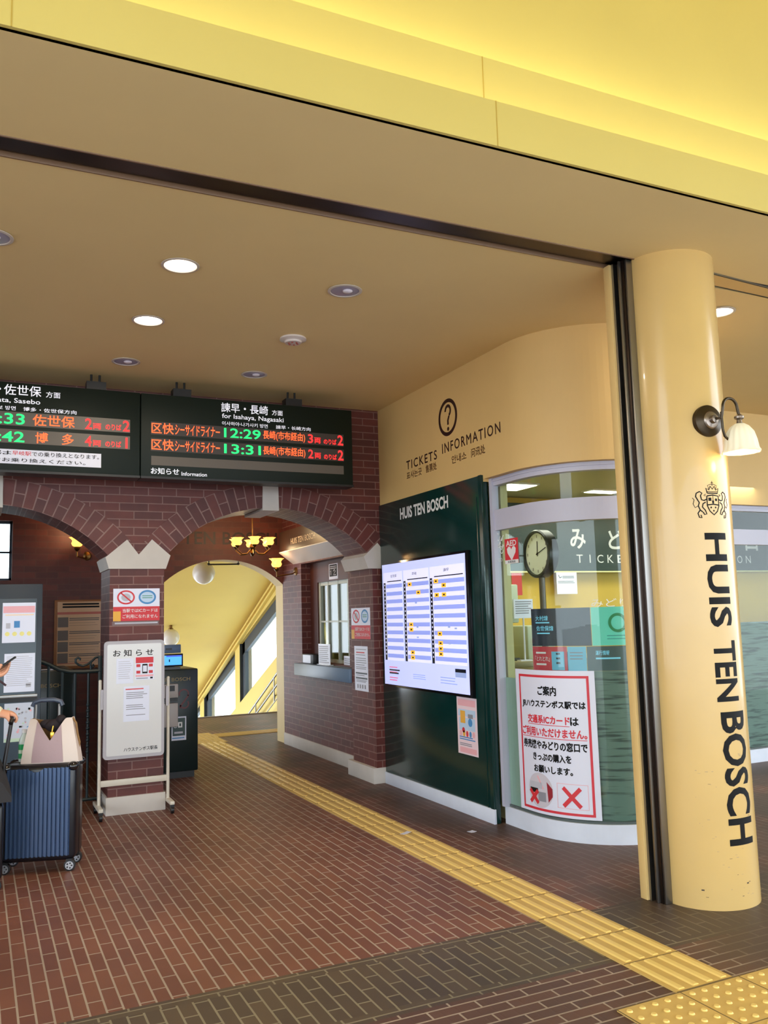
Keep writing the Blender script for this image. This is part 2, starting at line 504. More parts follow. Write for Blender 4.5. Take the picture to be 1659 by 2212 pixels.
def wall_strip(mb, path, z0, z1, th, m=0):
    """a wall of thickness th (inwards) along an xy path"""
    n = len(path); L = [0]
    for a, b in zip(path, path[1:]): L.append(L[-1]+math.hypot(b[0]-a[0], b[1]-a[1]))
    inner = []
    for i, p in enumerate(path):
        a = path[max(i-1, 0)]; b = path[min(i+1, n-1)]
        dx, dy = b[0]-a[0], b[1]-a[1]; l = math.hypot(dx, dy)
        inner.append((p[0]-dy/l*th, p[1]+dx/l*th))
    def q(A, B, za, zb, zc, zd):
        for i in range(n-1):
            mb.face([(*A[i], za), (*A[i+1], za), (*B[i+1], zc), (*B[i], zc)], m)
    q(path, path, z0, z0, z1, z1); q(inner, inner, z0, z0, z1, z1)
    q(path, inner, z0, z0, z0, z0); q(path, inner, z1, z1, z1, z1)
    for k in (0, n-1):
        mb.face([(*path[k], z0), (*inner[k], z0), (*inner[k], z1), (*path[k], z1)], m)
    return mb

# ================================================================== STRUCTURE
ZC = 3.33
b = MB(); b.grid(lambda u, v: Vector((u, v, 0)), [-14, 14], [1.0, 13.13])
b.grid(lambda u, v: Vector((u, v, -0.12)), [-14, 14], [1.0, 13.13])
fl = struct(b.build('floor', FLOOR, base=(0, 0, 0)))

b = MB(); b.box(-60, 60, -60, 1.0, -0.12, 0.0); struct(b.build('ground', mat('bounce_paving', (176, 176, 176), 0.8, var=0.08, scale=1.5)))  # unseen pale paving, added to bounce sunlight up to the ceiling
# --- stepped dome of the concourse (y < 2.75) and flat ceiling (y > 2.75)
X0, X1 = -7.0, 11.0
b = MB(); b.box(X0, X1, 2.762, 3.425, ZC, ZC+0.12); b.box(X0, X1, 3.425, 3.575, ZC+0.05, ZC+0.12); b.box(X0, X1, 3.575, 8.0, ZC, ZC+0.12)
struct(b.build('ceiling', CEIL))
b = MB(); b.box(X0, X1, 2.747, 2.777, ZC, 3.525, m=0); b.box(X0, X1, 2.777, 2.95, 3.44, 3.46)
for x in (0.05, 1.86, 3.9): b.box(x, x+0.004, 2.7455, 2.747, ZC, 3.525, m=1)
struct(b.build('trim_1', [YEL, mat('paint_joint', (190, 160, 70))]))
b = MB(); b.box(X0, X1, 2.94, 2.97, 3.46, 3.863); b.box(X0, X1, 2.97, 3.15, 3.78, 3.80)
for x in (1.93, 4.2): b.box(x, x+0.004, 2.9385, 2.94, 3.46, 3.863, m=1)
struct(b.build('trim_2', [YEL, mat('paint_joint', (190, 160, 70))]))
b = MB(); b.box(X0, X1, 3.14, 3.18, 3.80, 5.4); b.box(X0, X1, -2.6, 3.18, 5.4, 5.5); b.box(X0, X1, -2.6, -2.5, 3.53, 5.4); b.box(X0, X1, -4.2, -2.3, 3.33, 3.53)  # fascia and soffit behind the viewer are unseen, added to block high sky
struct(b.build('ceiling_dome', YEL))

# --- shutter slot across the ceiling and its guide post beside the column
b = MB()
b.box(X0, 3.2, 3.445, 3.555, ZC+0.012, ZC+0.03, m=0)
b.box(X0, 3.2, 3.418, 3.428, ZC-0.004, ZC+0.03, bev=0.002, m=1)
b.box(X0, 3.2, 3.572, 3.582, ZC-0.004, ZC+0.03, bev=0.002, m=1)
b.box(X0, 3.2, 3.428, 3.445, ZC+0.03, ZC+0.04, m=2); b.box(X0, 3.2, 3.555, 3.572, ZC+0.03, ZC+0.04, m=2)
struct(b.build('trim_3', [DSTEEL, mat('brown_trim', (120, 92, 70), 0.4), BLACK]))
b = MB()
def sk(x, y, z): return Vector((x, y + 0.08*(x-3.713), z))
def sk2(x, y, z): return Vector((x, y + 0.042*(x-3.848), z))
b.box(3.62, 9, 3.40, 3.409, ZC-0.004, ZC+0.02, m=1, fn=sk); b.box(3.62, 9, 3.409, 3.418, ZC-0.003, ZC+0.02, m=2, fn=sk)
b.box(3.62, 9, 3.541, 3.55, ZC-0.003, ZC+0.02, m=2, fn=sk2)
b.face([(3.62, 3.418-.0074, ZC-.002), (9, 3.418+.423, ZC-.002), (9, 3.545+.2164, ZC-.002), (3.62, 3.545-.0096, ZC-.002)], 0)
struct(b.build('trim_4', [BEI, STEEL, BLACK]))
b = MB()
b.box(3.085, 3.23, 3.535, 3.585, 0.0, ZC, bev=0.004, m=0)
b.box(3.10, 3.23, 3.52, 3.535, 0.0, ZC, m=1)
b.box(3.10, 3.23, 3.475, 3.488, 0.0, ZC, bev=0.003, m=1)
b.box(3.115, 3.23, 3.455, 3.475, 0.0, ZC, m=2)
b.box(3.155, 3.23, 3.488, 3.52, 0.0, ZC, m=3)
b.box(3.12, 3.23, 3.44, 3.455, 0.0, ZC, bev=0.003, m=1)
struct(b.build('trim_5', [BEI, STEEL, DSTEEL, BLACK]))

# --- brick arcade (front face y = 7.03, back face y = 7.55)
YA, YB = 7.03, 7.55
ARCH = [(0.075, 0.87, 1.965, 0.40), (2.2875, 0.9225, 1.965, 0.435)]   # centre x, half span, springing z, rise
def arch_r(h, rise): return (h*h+rise*rise)/(2*rise)
def arch_z(a, x):
    xc, h, zs, rise = a
    R = arch_r(h, rise); d = max(R*R-(x-xc)**2, 0)
    return zs+rise-R+math.sqrt(d)
xs = sorted(set([-7.0, 3.32] + [a[0]-a[1]+2*a[1]*i/32 for a in ARCH for i in range(33)]))
def zlow(x0, x1):
    m = (x0+x1)/2
    for a in ARCH:
        if abs(m-a[0]) < a[1]: return arch_z(a, x0), arch_z(a, x1)
    return 0.0, 0.0
b = MB()
for x0, x1 in zip(xs, xs[1:]):
    za, zb = zlow(x0, x1)
    b.face([(x0, YA, za), (x1, YA, zb), (x1, YA, ZC), (x0, YA, ZC)])
    b.face([(x0, YB, za), (x1, YB, zb), (x1, YB, ZC), (x0, YB, ZC)])
    if za > 0:
        a = ARCH[0] if x0 < 1 else ARCH[1]
        R = arch_r(a[1], a[3])
        s0, s1 = (math.asin(max(-1, min(1, (x-a[0])/R)))*R for x in (x0, x1))
        b.face([(x0, YA, za), (x1, YA, zb), (x1, YB, zb), (x0, YB, za)], 0, [(YA, s0), (YA, s1), (YB, s1), (YB, s0)])
for a in ARCH:
    for sgn in (-1, 1):
        x = a[0]+sgn*a[1]; z = arch_z(a, x)
        b.face([(x, YA, 0), (x, YB, 0), (x, YB, z), (x, YA, z)])
b.face([(3.32, YA, 0), (3.32, YB, 0), (3.32, YB, ZC), (3.32, YA, ZC)])
wb = struct(b.build('wall_back', BRICK, base=(1.155, YA, 0), smooth=False))
for a in ARCH:   # ring of upright bricks, a few millimetres proud
    R = arch_r(a[1], a[3]); zc = a[2]+a[3]-R
    t0 = math.asin(a[1]/R)
    b = MB(); n = 48
    us = [-t0+2*t0*i/n for i in range(n+1)]
    pr = lambda u, r, y: Vector((a[0]+r*math.sin(u), y, zc+r*math.cos(u)))
    b.grid(lambda u, v: pr(u, v, YA-0.006), us, [R, R+0.205], uvf=lambda u, v: (v-R, u*R))
    b.grid(lambda u, v: pr(u, R, v), us, [YA-0.006, YB], uvf=lambda u, v: (v-YA, u*R))
    b.grid(lambda u, v: pr(u, R+0.205, v), us, [YA-0.006, YA+0.01])
    b.build('arch_ring', BRICKR, wb)
def impost(px, xin):
    b = MB(); b.prism(px, lambda p, q, d: Vector((p, d, q)), YA-0.014, YB+0.01); return b
b = impost([(0.935, 1.878), (0.908, 1.968), (1.072, 2.110), (1.163, 1.992), (1.266, 2.114), (1.413, 1.985), (1.377, 1.878)], 0)
b.build('impost', CREAM, wb)
b = impost([(3.165, 1.878), (3.125, 1.985), (3.262, 2.11), (3.33, 2.03), (3.33, 1.878)], 0); b.build('impost', CREAM, wb)
b = impost([(-0.80, 1.878), (-0.758, 1.968), (-0.92, 2.11), (-1.01, 1.992), (-1.1, 2.114), (-1.23, 1.985), (-1.2, 1.878)], 0); b.build('impost', CREAM, wb)
for xc in (0.09, 2.262):
    z0, z1 = (2.375, 2.62) if xc > 1 else (2.34, 2.62)
    b = MB(); b.prism([(xc-0.073, z0), (xc+0.073, z0), (xc+0.068, z1), (xc-0.068, z1)], lambda p, q, d: Vector((p, d, q)), YA-0.02, YB+0.01)
    b.build('keystone', CREAM, wb)
b = MB(); b.box(0.93, 1.38, YA-0.014, YB+0.014, 0, 0.135, bev=0.004); b.build('base_block', CREAM, wb)
b = MB(); b.box(3.175, 3.325, YA-0.005, YB+0.06, 0, 0.135, bev=0.004); b.build('base_block', CREAM, wb)
b = MB(); b.box(-1.3, -0.78, YA-0.014, YB+0.014, 0, 0.135, bev=0.004); b.build('base_block', CREAM, wb)

# --- brick corridor behind the arcade: right wall with ticket window, end wall with wide arch
XR = 3.315
WY0, WY1, WZ0, WZ1 = 7.84, 9.20, 0.975, 2.06
b = MB()
def wr(y0, y1, z0, z1): b.face([(XR, y0, z0), (XR, y1, z0), (XR, y1, z1), (XR, y0, z1)])
wr(YB, WY0, 0, 2.95); wr(WY1, 9.85, 0, 2.95); wr(WY0, WY1, 0, WZ0); wr(WY0, WY1, WZ1, 2.95)
for y in (WY0, WY1): b.face([(XR, y, WZ0), (XR+0.16, y, WZ0), (XR+0.16, y, WZ1), (XR, y, WZ1)])
for z in (WZ0, WZ1): b.face([(XR, WY0, z), (XR, WY1, z), (XR+0.16, WY1, z), (XR+0.16, WY0, z)])
wright = struct(b.build('wall_right_corridor', BRICK, base=(XR, 8.7, 0), smooth=False))
b = MB(); b.box(XR-0.012, XR+0.02, 7.61, 9.84, 0, 0.13, bev=0.004); struct(b.build('baseboard_right', CREAM))
EA = (2.595, 0.73, 1.85, 0.305)
b = MB(); YE = 9.85; YE2 = 10.15
xs = sorted(set([-7.0, 5.2, 0.33, -1.2, 3.325] + [EA[0]-EA[1]+2*EA[1]*i/28 for i in range(29)]))
for x0, x1 in zip(xs, xs[1:]):
    m = (x0+x1)/2
    if abs(m-EA[0]) < EA[1]:
        za, zb = arch_z(EA, x0), arch_z(EA, x1)
        b.face([(x0, YE, za), (x1, YE, zb), (x1, YE, 2.95), (x0, YE, 2.95)])
        b.face([(x0, YE2, za), (x1, YE2, zb), (x1, YE2, 4.4), (x0, YE2, 4.4)])
        b.face([(x0, YE, za), (x1, YE, zb), (x1, YE2, zb), (x0, YE2, za)], 1)
    elif -1.2 < m < 0.33:
        for z0, z1 in ((0, 1.93), (2.56, 2.95)):
            b.face([(x0, YE, z0), (x1, YE, z0), (x1, YE, z1), (x0, YE, z1)])
            b.face([(x0, YE2, z0), (x1, YE2, z0), (x1, YE2, z1), (x0, YE2, z1)])
        for z in (1.93, 2.56): b.face([(x0, YE, z), (x1, YE, z), (x1, YE2, z), (x0, YE2, z)])
        for x in (x0, x1): b.face([(x, YE, 1.93), (x, YE2, 1.93), (x, YE2, 2.56), (x, YE, 2.56)])
    else:
        b.face([(x0, YE, 0), (x1, YE, 0), (x1, YE, 2.95), (x0, YE, 2.95)])
        b.face([(x0, YE2, 0), (x1, YE2, 0), (x1, YE2, 4.4), (x0, YE2, 4.4)])
for sgn in (-1, 1):
    x = EA[0]+sgn*EA[1]; z = arch_z(EA, x)
    b.face([(x, YE, 0), (x, YE2, 0), (x, YE2, z), (x, YE, z)], 1)
wend = struct(b.build('wall_end', [BRICKC, mat('yellow_reveal', (228, 206, 150), 0.6)], base=(2.6, YE, 0), smooth=False))
i = Ink(YP(YE), 0.002); i.text('HUIS TEN BOSCH', 1.62, 3.25, 2.33, 2.48, bold=0.01); i.build('lettering', mat('dark_lettering', (40, 18, 12), 0.5), wend)
b = MB(); b.box(-7, 3.33, YB, YE, 2.95, 3.05); struct(b.build('ceiling_corridor', DARKW))
# window in the end wall
b = MB()
b.frame = None
for z0, z1 in ((1.93, 1.955), (2.22, 2.24), (2.535, 2.56)): b.box(-1.2, 0.33, 9.93, 9.97, z0, z1)
for x in (-1.2, -0.70, -0.19, 0.305): b.box(x, x+0.025, 9.93, 9.97, 1.93, 2.56)
w1 = struct(b.build('window_1', mat('blue_grey_frame', (60, 78, 92), 0.5)))
b = MB(); b.box(-1.2, 0.33, 9.945, 9.951, 1.93, 2.56); b.build('pane', GLASS, w1)

# --- ticket window in the corridor wall
XW = XR+0.13
b = MB()
for z0, z1 in ((0.975, 1.01), (1.40, 1.418), (1.80, 1.84)): b.box(XW, XW+0.03, WY0, 8.98, z0, z1)
for y, w in ((WY0, 0.02), (8.12, 0.05), (8.42, 0.018), (8.70, 0.03), (8.93, 0.05)): b.box(XW-0.004, XW+0.034, y, y+w, 0.975, 1.84)
w2 = struct(b.build('window_2', mat('pale_green_frame', (196, 204, 190), 0.4)))
b = MB(); b.box(XW+0.012, XW+0.018, WY0, 8.98, 0.975, 1.84); b.build('pane', GLASS, w2)
b = MB(); b.box(XW-0.02, XW+0.05, WY0, WY1, 1.84, WZ1); b.box(XW-0.02, XW+0.05, 8.98, WY1, 0.975, 1.84)
struct(b.build('trim_6', mat('brown_boarding', (84, 44, 36), 0.5, var=0.1)))

# --- ticket office: beige bulkhead, curb, curved glazing
b = MB(); wall_strip(b, [(3.305, 7.03), (3.305, 5.25)], 2.40, ZC, 0.15); pth = office_path(0.075); pth[0] = (3.305, 5.25)
wall_strip(b, pth, 2.42, ZC, 0.15)
struct(b.build('wall_right', BEI, angle=0.4))
b = MB(); wall_strip(b, office_path(0.012), 0.0, 0.12, 0.12); struct(b.build('baseboard_office', CURB, angle=0.4))
w3 = MB(); wall_strip(w3, office_path(0.02), 2.365, 2.42, 0.06); wall_strip(w3, office_path(0.028), 2.395, 2.408, 0.01)
wall_strip(w3, office_path(0.028), 2.425, 2.44, 0.1)
wall_strip(w3, office_path(0.02), 2.04, 2.188, 0.06)
w3.box(3.345, 3.40, 5.215, 5.25, 0.12, 2.42)
w3 = struct(w3.build('window_3', LILAC, angle=0.4))
b = MB(); wall_strip(b, office_path(0.0), 0.12, 2.37, 0.012); b.build('pane', GLASS, w3, angle=0.4)
b = MB(); wall_strip(b, office_path(-0.004), 0.12, 0.135, 0.03); b.build('sill_gasket', mat('grey_rubber', (90, 96, 98)), w3, angle=0.4)
# frosted lower film on the inside of the glass
def film_mat():
    m = mat('frosted_film', (98, 124, 116), 0.5)
    nt = m.node_tree; bs = nt.nodes['Principled BSDF']
    tc = nt.nodes.new('ShaderNodeTexCoord'); mp = nt.nodes.new('ShaderNodeMapping'); mp.inputs['Scale'].default_value = (2.2, 2.2, 26)
    nz = nt.nodes.new('ShaderNodeTexNoise'); nz.inputs['Scale'].default_value = 2.0; nz.inputs['Detail'].default_value = 5
    rp = nt.nodes.new('ShaderNodeValToRGB')
    rp.color_ramp.elements[0].position = 0.36; rp.color_ramp.elements[0].color = lin((52, 72, 70))
    rp.color_ramp.elements[1].position = 0.50; rp.color_ramp.elements[1].color = lin((104, 128, 120))
    nt.links.new(tc.outputs['Object'], mp.inputs[0]); nt.links.new(mp.outputs[0], nz.inputs['Vector'])
    nt.links.new(nz.outputs['Fac'], rp.inputs[0]); nt.links.new(rp.outputs[0], bs.inputs['Base Color'])
    return m
b = MB(); b.grid(lambda u, v: GL(u, v, -0.016), [0.0+0.048*i for i in range(21)], [0.135, 1.065]); b.grid(lambda u, v: GL(u, v, -0.02), [0.0+0.048*i for i in range(21)], [0.135, 1.065])
b.build('frosted_film', film_mat(), w3, angle=0.4)
b = MB(); b.box(6.0, 10.9, 6.02, 6.03, 0.135, 1.3); b.build('frosted_film', film_mat(), w3)
b = MB(); b.grid(lambda u, v: GL(u, v, -0.016), [-.30, -.15, -.02], [0.135, 1.0]); b.grid(lambda u, v: GL(u, v, -0.02), [-.30, -.15, -.02], [0.135, 1.0]); b.build('painted_haze', mat('painted_haze', (158, 182, 172), .5, var=.08, scale=3), w3)  # haze reflected in the glass, painted as a pale aqua sheet
i = Ink(GL, 0.0015, 0.03)
i.text('みどり', 0.51, 0.74, 1.472, 1.525); w = i.build('decal', mat('white_vinyl', (235, 238, 235)), w3)
i = Ink(GL, 0.0015, 0.03)   # half-hidden white scroll emblem behind the first-aid sticker
for k in range(3):
    z = 2.0-0.045*k
    i.ring(-0.30, z, 0.022, 0.006, a0=0.4, a1=4.8); i.ring(-0.25, z-0.02, 0.02, 0.006, a0=2.0, a1=6.6)
i.line([(-0.32, 1.99), (-0.29, 1.93), (-0.25, 1.9), (-0.22, 1.93)], 0.007); i.line([(-0.31, 1.90), (-0.26, 1.96), (-0.22, 2.0)], 0.007)
i.text('KO', -0.30, -0.245, 1.815, 1.84)
i.build('decal', mat('white_vinyl', (235, 238, 235)), w3)

# --- office interior: partition with header sign, ceiling, far walls, floor is shared
OY = 7.32
b = MB(); b.box(3.52, 11, OY, OY+0.06, 0, 2.75); b.box(3.52, 3.53, OY, 9.8, 0, 0.9)
struct(b.build('wall_office', mat('office_yellow', (214, 178, 70), 0.6, var=0.06, scale=3)))
b = MB(); b.box(3.52, 11, 9.8, 9.86, 0, 2.75); b.box(6.5, 6.56, OY+.06, 9.8, 0, 2.75); struct(b.build('wall_rear_office', mat('office_ochre', (196, 184, 96), 0.6)))
b = MB(); pc = office_path(-0.08); b.prism(pc+[(11, 9.86), (3.5, 9.86)], lambda p, q, d: Vector((p, q, d)), 2.62, 2.66)
struct(b.build('ceiling_office', mat('office_ceiling', (196, 192, 150), 0.7)))
b = MB(); b.box(11, 11.1, 4, 10, 0, ZC); struct(b.build('wall_far_right', BEI))
b = MB(); b.box(3.44, 3.5, 5.25, 7.56, 0, 2.75); struct(b.build('wall_inner', mat('office_cream', (214, 206, 150), 0.6)))

# --- stair hall beyond the end arch: sloping ceiling, window wall, steps going down
SL = 0.420
XH = 4.8
def zline(y): return 2.161 - 0.428*(y-14.634)
b = MB()
b.grid(lambda u, v: Vector((u, v, zline(v) + 0.02)), [1.2, XH+0.1], [10.15, 26]); b.grid(lambda u, v: Vector((u, v, zline(v) + 0.12)), [1.2, XH+0.1], [10.15, 26])
HALLY = mat('hall_yellow', (228, 202, 112), 0.6, var=0.03, scale=1.5)
struct(b.build('ceiling_stairs', HALLY))
def bot(y): return 0.95-0.4155*(y-14.275)
def top(y): return 0.964+0.385*(17.02-y)
b = MB()
wins = [(12.3, 17.0), (17.35, 20.0), (20.4, 23.6)]
ys = sorted(set([10.15, 26] + [y for w in wins for y in w]))
for y0, y1 in zip(ys, ys[1:]):
    iw = any(w[0] <= y0 and y1 <= w[1] for w in wins)
    def q(f0, f1):
        b.face([(XH, y0, f0(y0)), (XH, y1, f0(y1)), (XH, y1, f1(y1)), (XH, y0, f1(y0))])
    low = lambda y: -8.0
    hi = lambda y: zline(y)+0.1
    if iw:
        q(low, bot); q(top, hi)
        for f in (bot, top): b.face([(XH, y0, f(y0)), (XH, y1, f(y1)), (XH+0.25, y1, f(y1)), (XH+0.25, y0, f(y0))])
        for y in (y0, y1): b.face([(XH, y, bot(y)), (XH+0.25, y, bot(y)), (XH+0.25, y, top(y)), (XH, y, top(y))], 1)
    else: q(low, hi)
hall = struct(b.build('wall_stairs', [HALLY, mat('frame_grey', (58, 66, 76), 0.5)], base=(XH, 15, 0), smooth=False))
b = MB()
for dz, w in ((-0.02, 0.05), (-0.13, 0.05)):
    b.prism([(10.2, zline(10.2)+dz), (25, zline(25)+dz), (25, zline(25)+dz-w), (10.2, zline(10.2)+dz-w)], lambda p, q2, d: Vector((d, p, q2)), XH-0.06, XH+0.01)
b.build('cornice', HALLY, hall)
for n_, (y0, y1) in enumerate(wins):
    b = MB()
    fr = [(y1-0.16, y1)] + [(y0, y0+0.1)]
    for a0, a1 in fr:
        b.prism([(a0, bot(a0)), (a1, bot(a1)), (a1, top(a1)), (a0, top(a0))], lambda p, q2, d: Vector((d, p, q2)), XH+0.06, XH+0.14)
    b.prism([(y0, top(y0)), (y1, top(y1)), (y1, top(y1)-0.22), (y0, top(y0)-0.22)], lambda p, q2, d: Vector((d, p, q2)), XH+0.06, XH+0.14)
    wo = struct(b.build('window_%d' % (n_+4), mat('frame_grey', (58, 66, 76), 0.5)))
    b = MB(); b.prism([(y0, bot(y0)), (y1, bot(y1)), (y1, top(y1)), (y0, top(y0))], lambda p, q2, d: Vector((d, p, q2)), XH+0.09, XH+0.096); b.build('pane', GLASS, wo)
b = MB(); b.box(-3, XH, 13.13, 13.20, -0.02, 0.012); 
for k in range(30):
    b.box(-3, XH, 13.2+0.36*k, 13.56+0.36*k, -9, -0.155*(k+1))
struct(b.build('stairs', mat('stair_concrete', (150, 140, 128), 0.7, var=0.05)))

# --- opposite wall of the stair hall with one gridded window (it shows only as a reflection in the screen)
b = MB(); LX = 1.25
for y0, y1, f0, f1 in ((10.15, 10.45, None, None), (10.45, 11.95, None, .7), (10.45, 11.95, 2.45, None), (11.95, 12.6, None, None)):
    q0 = -8 if f0 is None else f0
    t0_, t1_ = (zline(y0)+.1, zline(y1)+.1) if f1 is None else (f1, f1)
    b.prism([(y0, q0), (y1, q0), (y1, t1_), (y0, t0_)], lambda p, q, d: Vector((d, p, q)), LX-.12, LX)
struct(b.build('wall_stairs_left', HALLY))
b = MB()
for y in (10.45, 10.93, 11.42, 11.91): b.box(LX-.08, LX-.04, y, y+.04, .7, 2.45)
for z in (.7, 1.25, 1.85, 2.41): b.box(LX-.08, LX-.04, 10.45, 11.95, z, z+.04)
struct(b.build('window_8', mat('frame_grey', (58, 66, 76), 0.5)))
# --- left side of the hall: wall with tall windows (daylight)
b = MB()
ys = [3.6, 4.0, 5.4, 5.7, 6.9, 7.03]
b.box(-4.3, -4.2, 3.6, 7.03, 0, 0.5); b.box(-4.3, -4.2, 3.6, 7.03, 2.6, ZC); b.box(-4.3, -4.2, 3.6, 3.75, 0.5, 2.6); b.box(-4.3, -4.2, 5.2, 5.4, 0.5, 2.6); b.box(-4.3, -4.2, 6.85, 7.03, 0.5, 2.6)
struct(b.build('wall_left', BEI))
b = MB()
for y0, y1 in ((3.75, 5.2), (5.4, 6.85)):
    for y in (y0, (y0+y1)/2, y1-0.04): b.box(-4.28, -4.24, y, y+0.04, 0.5, 2.6)
    for z in (0.5, 1.5, 2.56): b.box(-4.28, -4.24, y0, y1, z, z+0.04)
struct(b.build('window_7', mat('blue_grey_frame', (60, 78, 92), 0.5)))

# ================================================================== THINGS: floor, column, ceiling fittings
# --- tactile paving
b = MB(); sx0, sx1 = 2.445, 2.735
b.box(sx0, sx1, 2.668, 10.4, 0.0, 0.006)
for k in range(26):
    y0 = 2.668+0.2985*k
    b.box(sx0, sx1, y0-0.003, y0+0.003, 0.0055, 0.0064, m=2)
    for j in range(4):
        xc = sx0+0.036+0.0727*j
        P = [(xc-0.0165, 0.006), (xc+0.0165, 0.006), (xc+0.011, 0.0112), (xc-0.011, 0.0112)]
        b.prism(P, lambda p, q, d: Vector((p, d, q)), y0+0.014, y0+0.286, m=1)
b.box(2.15, 2.78, 10.4, 11.35, 0.0, 0.006); b.box(2.78, 4.7, 10.88, 11.18, 0.0, 0.006)
for j in range(4): b.box(2.8, 4.7, 10.915+0.073*j, 10.94+0.073*j, 0.006, 0.011, m=1)
for u in range(9):
    for v in range(13): b.lathe([(0.014, 0), (0.010, 0.005), (0, 0.005)], (2.20+0.066*u, 10.45+0.068*v, 0.006), n=8, m=1)
SEAM = mat('tile_seam', (120, 98, 56), 0.8)
tag(b.build('tactile_paving', [TACT, TACTL, SEAM]), 'long yellow ridged guide strip of tactile paving running towards the arch', 'tactile paving')
b = MB(); px0, py1 = 2.150, 2.662
b.box(px0, px0+0.303*9, py1-0.303*3, py1, 0.0, 0.006)
for i in range(10): b.box(px0+0.303*i-0.0025, px0+0.303*i+0.0025, py1-0.909, py1, 0.0055, 0.0064, m=2)
for i in range(4): b.box(px0, px0+2.727, py1-0.303*i-0.0025, py1-0.303*i+0.0025, 0.0055, 0.0064, m=2)
for i in range(9):
    for j in range(3):
        for u in range(5):
            for v in range(5):
                b.lathe([(0.0125, 0), (0.0095, 0.0048), (0, 0.005)], (px0+0.303*i+0.0315+0.06*u, py1-0.303*j-0.0315-0.06*v, 0.006), n=10, m=1)
tag(b.build('tactile_paving', [TACT, TACTL, SEAM]), 'yellow studded warning pad of tactile paving in the bottom right corner', 'tactile paving')

# --- the big round column
b = MB(); b.lathe([(CR, 0), (CR, ZC)], (CC[0], CC[1], 0), n=96)
col = b.build('column', COLP, base=(CC[0], CC[1], 0))
tag(col, 'thick round yellow column with a crest and black capitals running down its side', 'column')
def rt_text(s, z1, z0, d0, d1):
    i = Ink(COLM, 0.0008, 0.012); i.text(s, cs(d0), cs(d1), z0, z1, bold=0.027, rot=True); i.build('lettering', INK, col)
rt_text('HUIS', 1.826, 1.352, -111.0, -80.0)
rt_text('TEN', 1.284, 0.985, -109.5, -78)
rt_text('BOSCH', 0.935, 0.298, -107.3, -70.0)
# crest: crowned shield between two rampant lions, line work
i = Ink(COLM, 0.0008, 0.01)
s0, t0 = cs(-96.2), 1.985
k = 0.105
def ln(P, w=0.0062): i.line([(s0+a*k, t0+c*k) for a, c in P], w)
ln([(-.34, .28), (-.34, -.2), (-.22, -.46), (0, -.64), (.22, -.46), (.34, -.2), (.34, .28), (0, .33), (-.34, .28)])
ln([(-.34, -.16), (0, -.12), (.34, -.16)]); ln([(0, .33), (0, -.12)], 0.003)
ln([(-.30, .42), (-.36, .66), (-.2, .58), (-.12, .76), (0, .62), (.12, .76), (.2, .58), (.36, .66), (.30, .42), (-.30, .42)])
ln([(-.32, .50), (.32, .50)], 0.003); ln([(0, .76), (0, 1.02)], 0.003); ln([(-.07, .93), (.07, .93)], 0.003)
ln([(-.2, .62), (-.26, .8), (-.06, .86), (0, .84), (.06, .86), (.26, .8), (.2, .62)], 0.003)
i.rect(s0-.26*k, s0-.1*k, t0+.04*k, t0+.2*k); i.rect(s0-.06*k, s0+.05*k, t0-.08*k, t0+.06*k); i.disc(s0+.18*k, t0+.1*k, .07*k)
for a, c in ((-.14, -.28), (.12, -.28), (0, -.44)): i.disc(s0+a*k, t0+c*k, .045*k)
for sg in (-1, 1):
    f = lambda P: [(sg*a, c) for a, c in P]
    ln(f([(.36, .12), (.5, .06), (.62, .1), (.66, .3), (.58, .42), (.7, .5), (.86, .42), (.9, .26), (.82, .1), (.74, -.04), (.8, -.2), (.72, -.4), (.6, -.5)]))
    ln(f([(.42, -.02), (.56, -.1), (.6, -.26), (.46, -.42), (.4, -.6), (.52, -.62), (.58, -.5)]))
    ln(f([(.72, -.4), (.84, -.56), (.78, -.76), (.66, -.78), (.7, -.64)]))
    ln(f([(.8, -.2), (.96, -.28), (1.04, -.1), (.98, .1), (1.06, .2)]), 0.0035)
    ln(f([(.5, .3), (.4, .38), (.44, .26)]), 0.0035)
i.build('crest', INK, col)

i = Ink(COLM, 0.0006)
rs = random.Random(3)
for q in range(46):
    a_ = cs(-142+80*rs.random()); z_ = .06+.75*rs.random()**1.6; w_ = .003+.012*rs.random(); h_ = .0012+.0022*rs.random()
    i.rect(a_, a_+w_, z_, z_+h_, 0 if rs.random() < .3 else 1)
for d_, z_ in ((-104, .30), (-88, .115), (-141, .09)): i.rect(cs(d_), cs(d_)+.014, z_, z_+.006, 0)
i.build('scuff_marks', [mat('scuff_dark', (60, 50, 44), .8), mat('scuff_pale', (168, 144, 104), .7)], col)
# --- wall lamp on the column
ang = math.radians(-96.0)
nrm = Vector((math.cos(ang), math.sin(ang), 0)); tang = Vector((-math.sin(ang), math.cos(ang), 0))
c0 = Vector((CC[0], CC[1], 2.404)) + nrm*CR
lamp = thing('wall_lamp', (c0.x, c0.y, c0.z), 'antique wall lamp with a frosted bell shade on the round column', 'lamp')
b = MB(); b.lathe([(0.084, -0.012), (0.082, 0.012), (0.07, 0.02), (0.05, 0.026), (0.046, 0.03), (0, 0.03)], c0, nrm, n=40)
b.build('back_plate', ABRASS, lamp)
b = MB(); b.lathe([(0.047, 0.028), (0.04, 0.036), (0.022, 0.04), (0.02, 0.062), (0, 0.064)], c0, nrm, n=28); b.build('boss', mat('pewter', (150, 138, 128), 0.3, 0.9), lamp)
top = Vector((3.664, 3.20, 2.455)); 
a0 = c0+nrm*0.06
e = a0+Vector((0.014, -.028, 0.0))
pts = [a0-nrm*.04, a0, e]
ctr = Vector((e.x+0.05, e.y-.008, e.z+0.052))
for q in range(13):
    a = PI - PI*q/12
    pts.append(Vector((ctr.x+0.05*math.cos(a), ctr.y-.004, ctr.z+0.05*math.sin(a))))
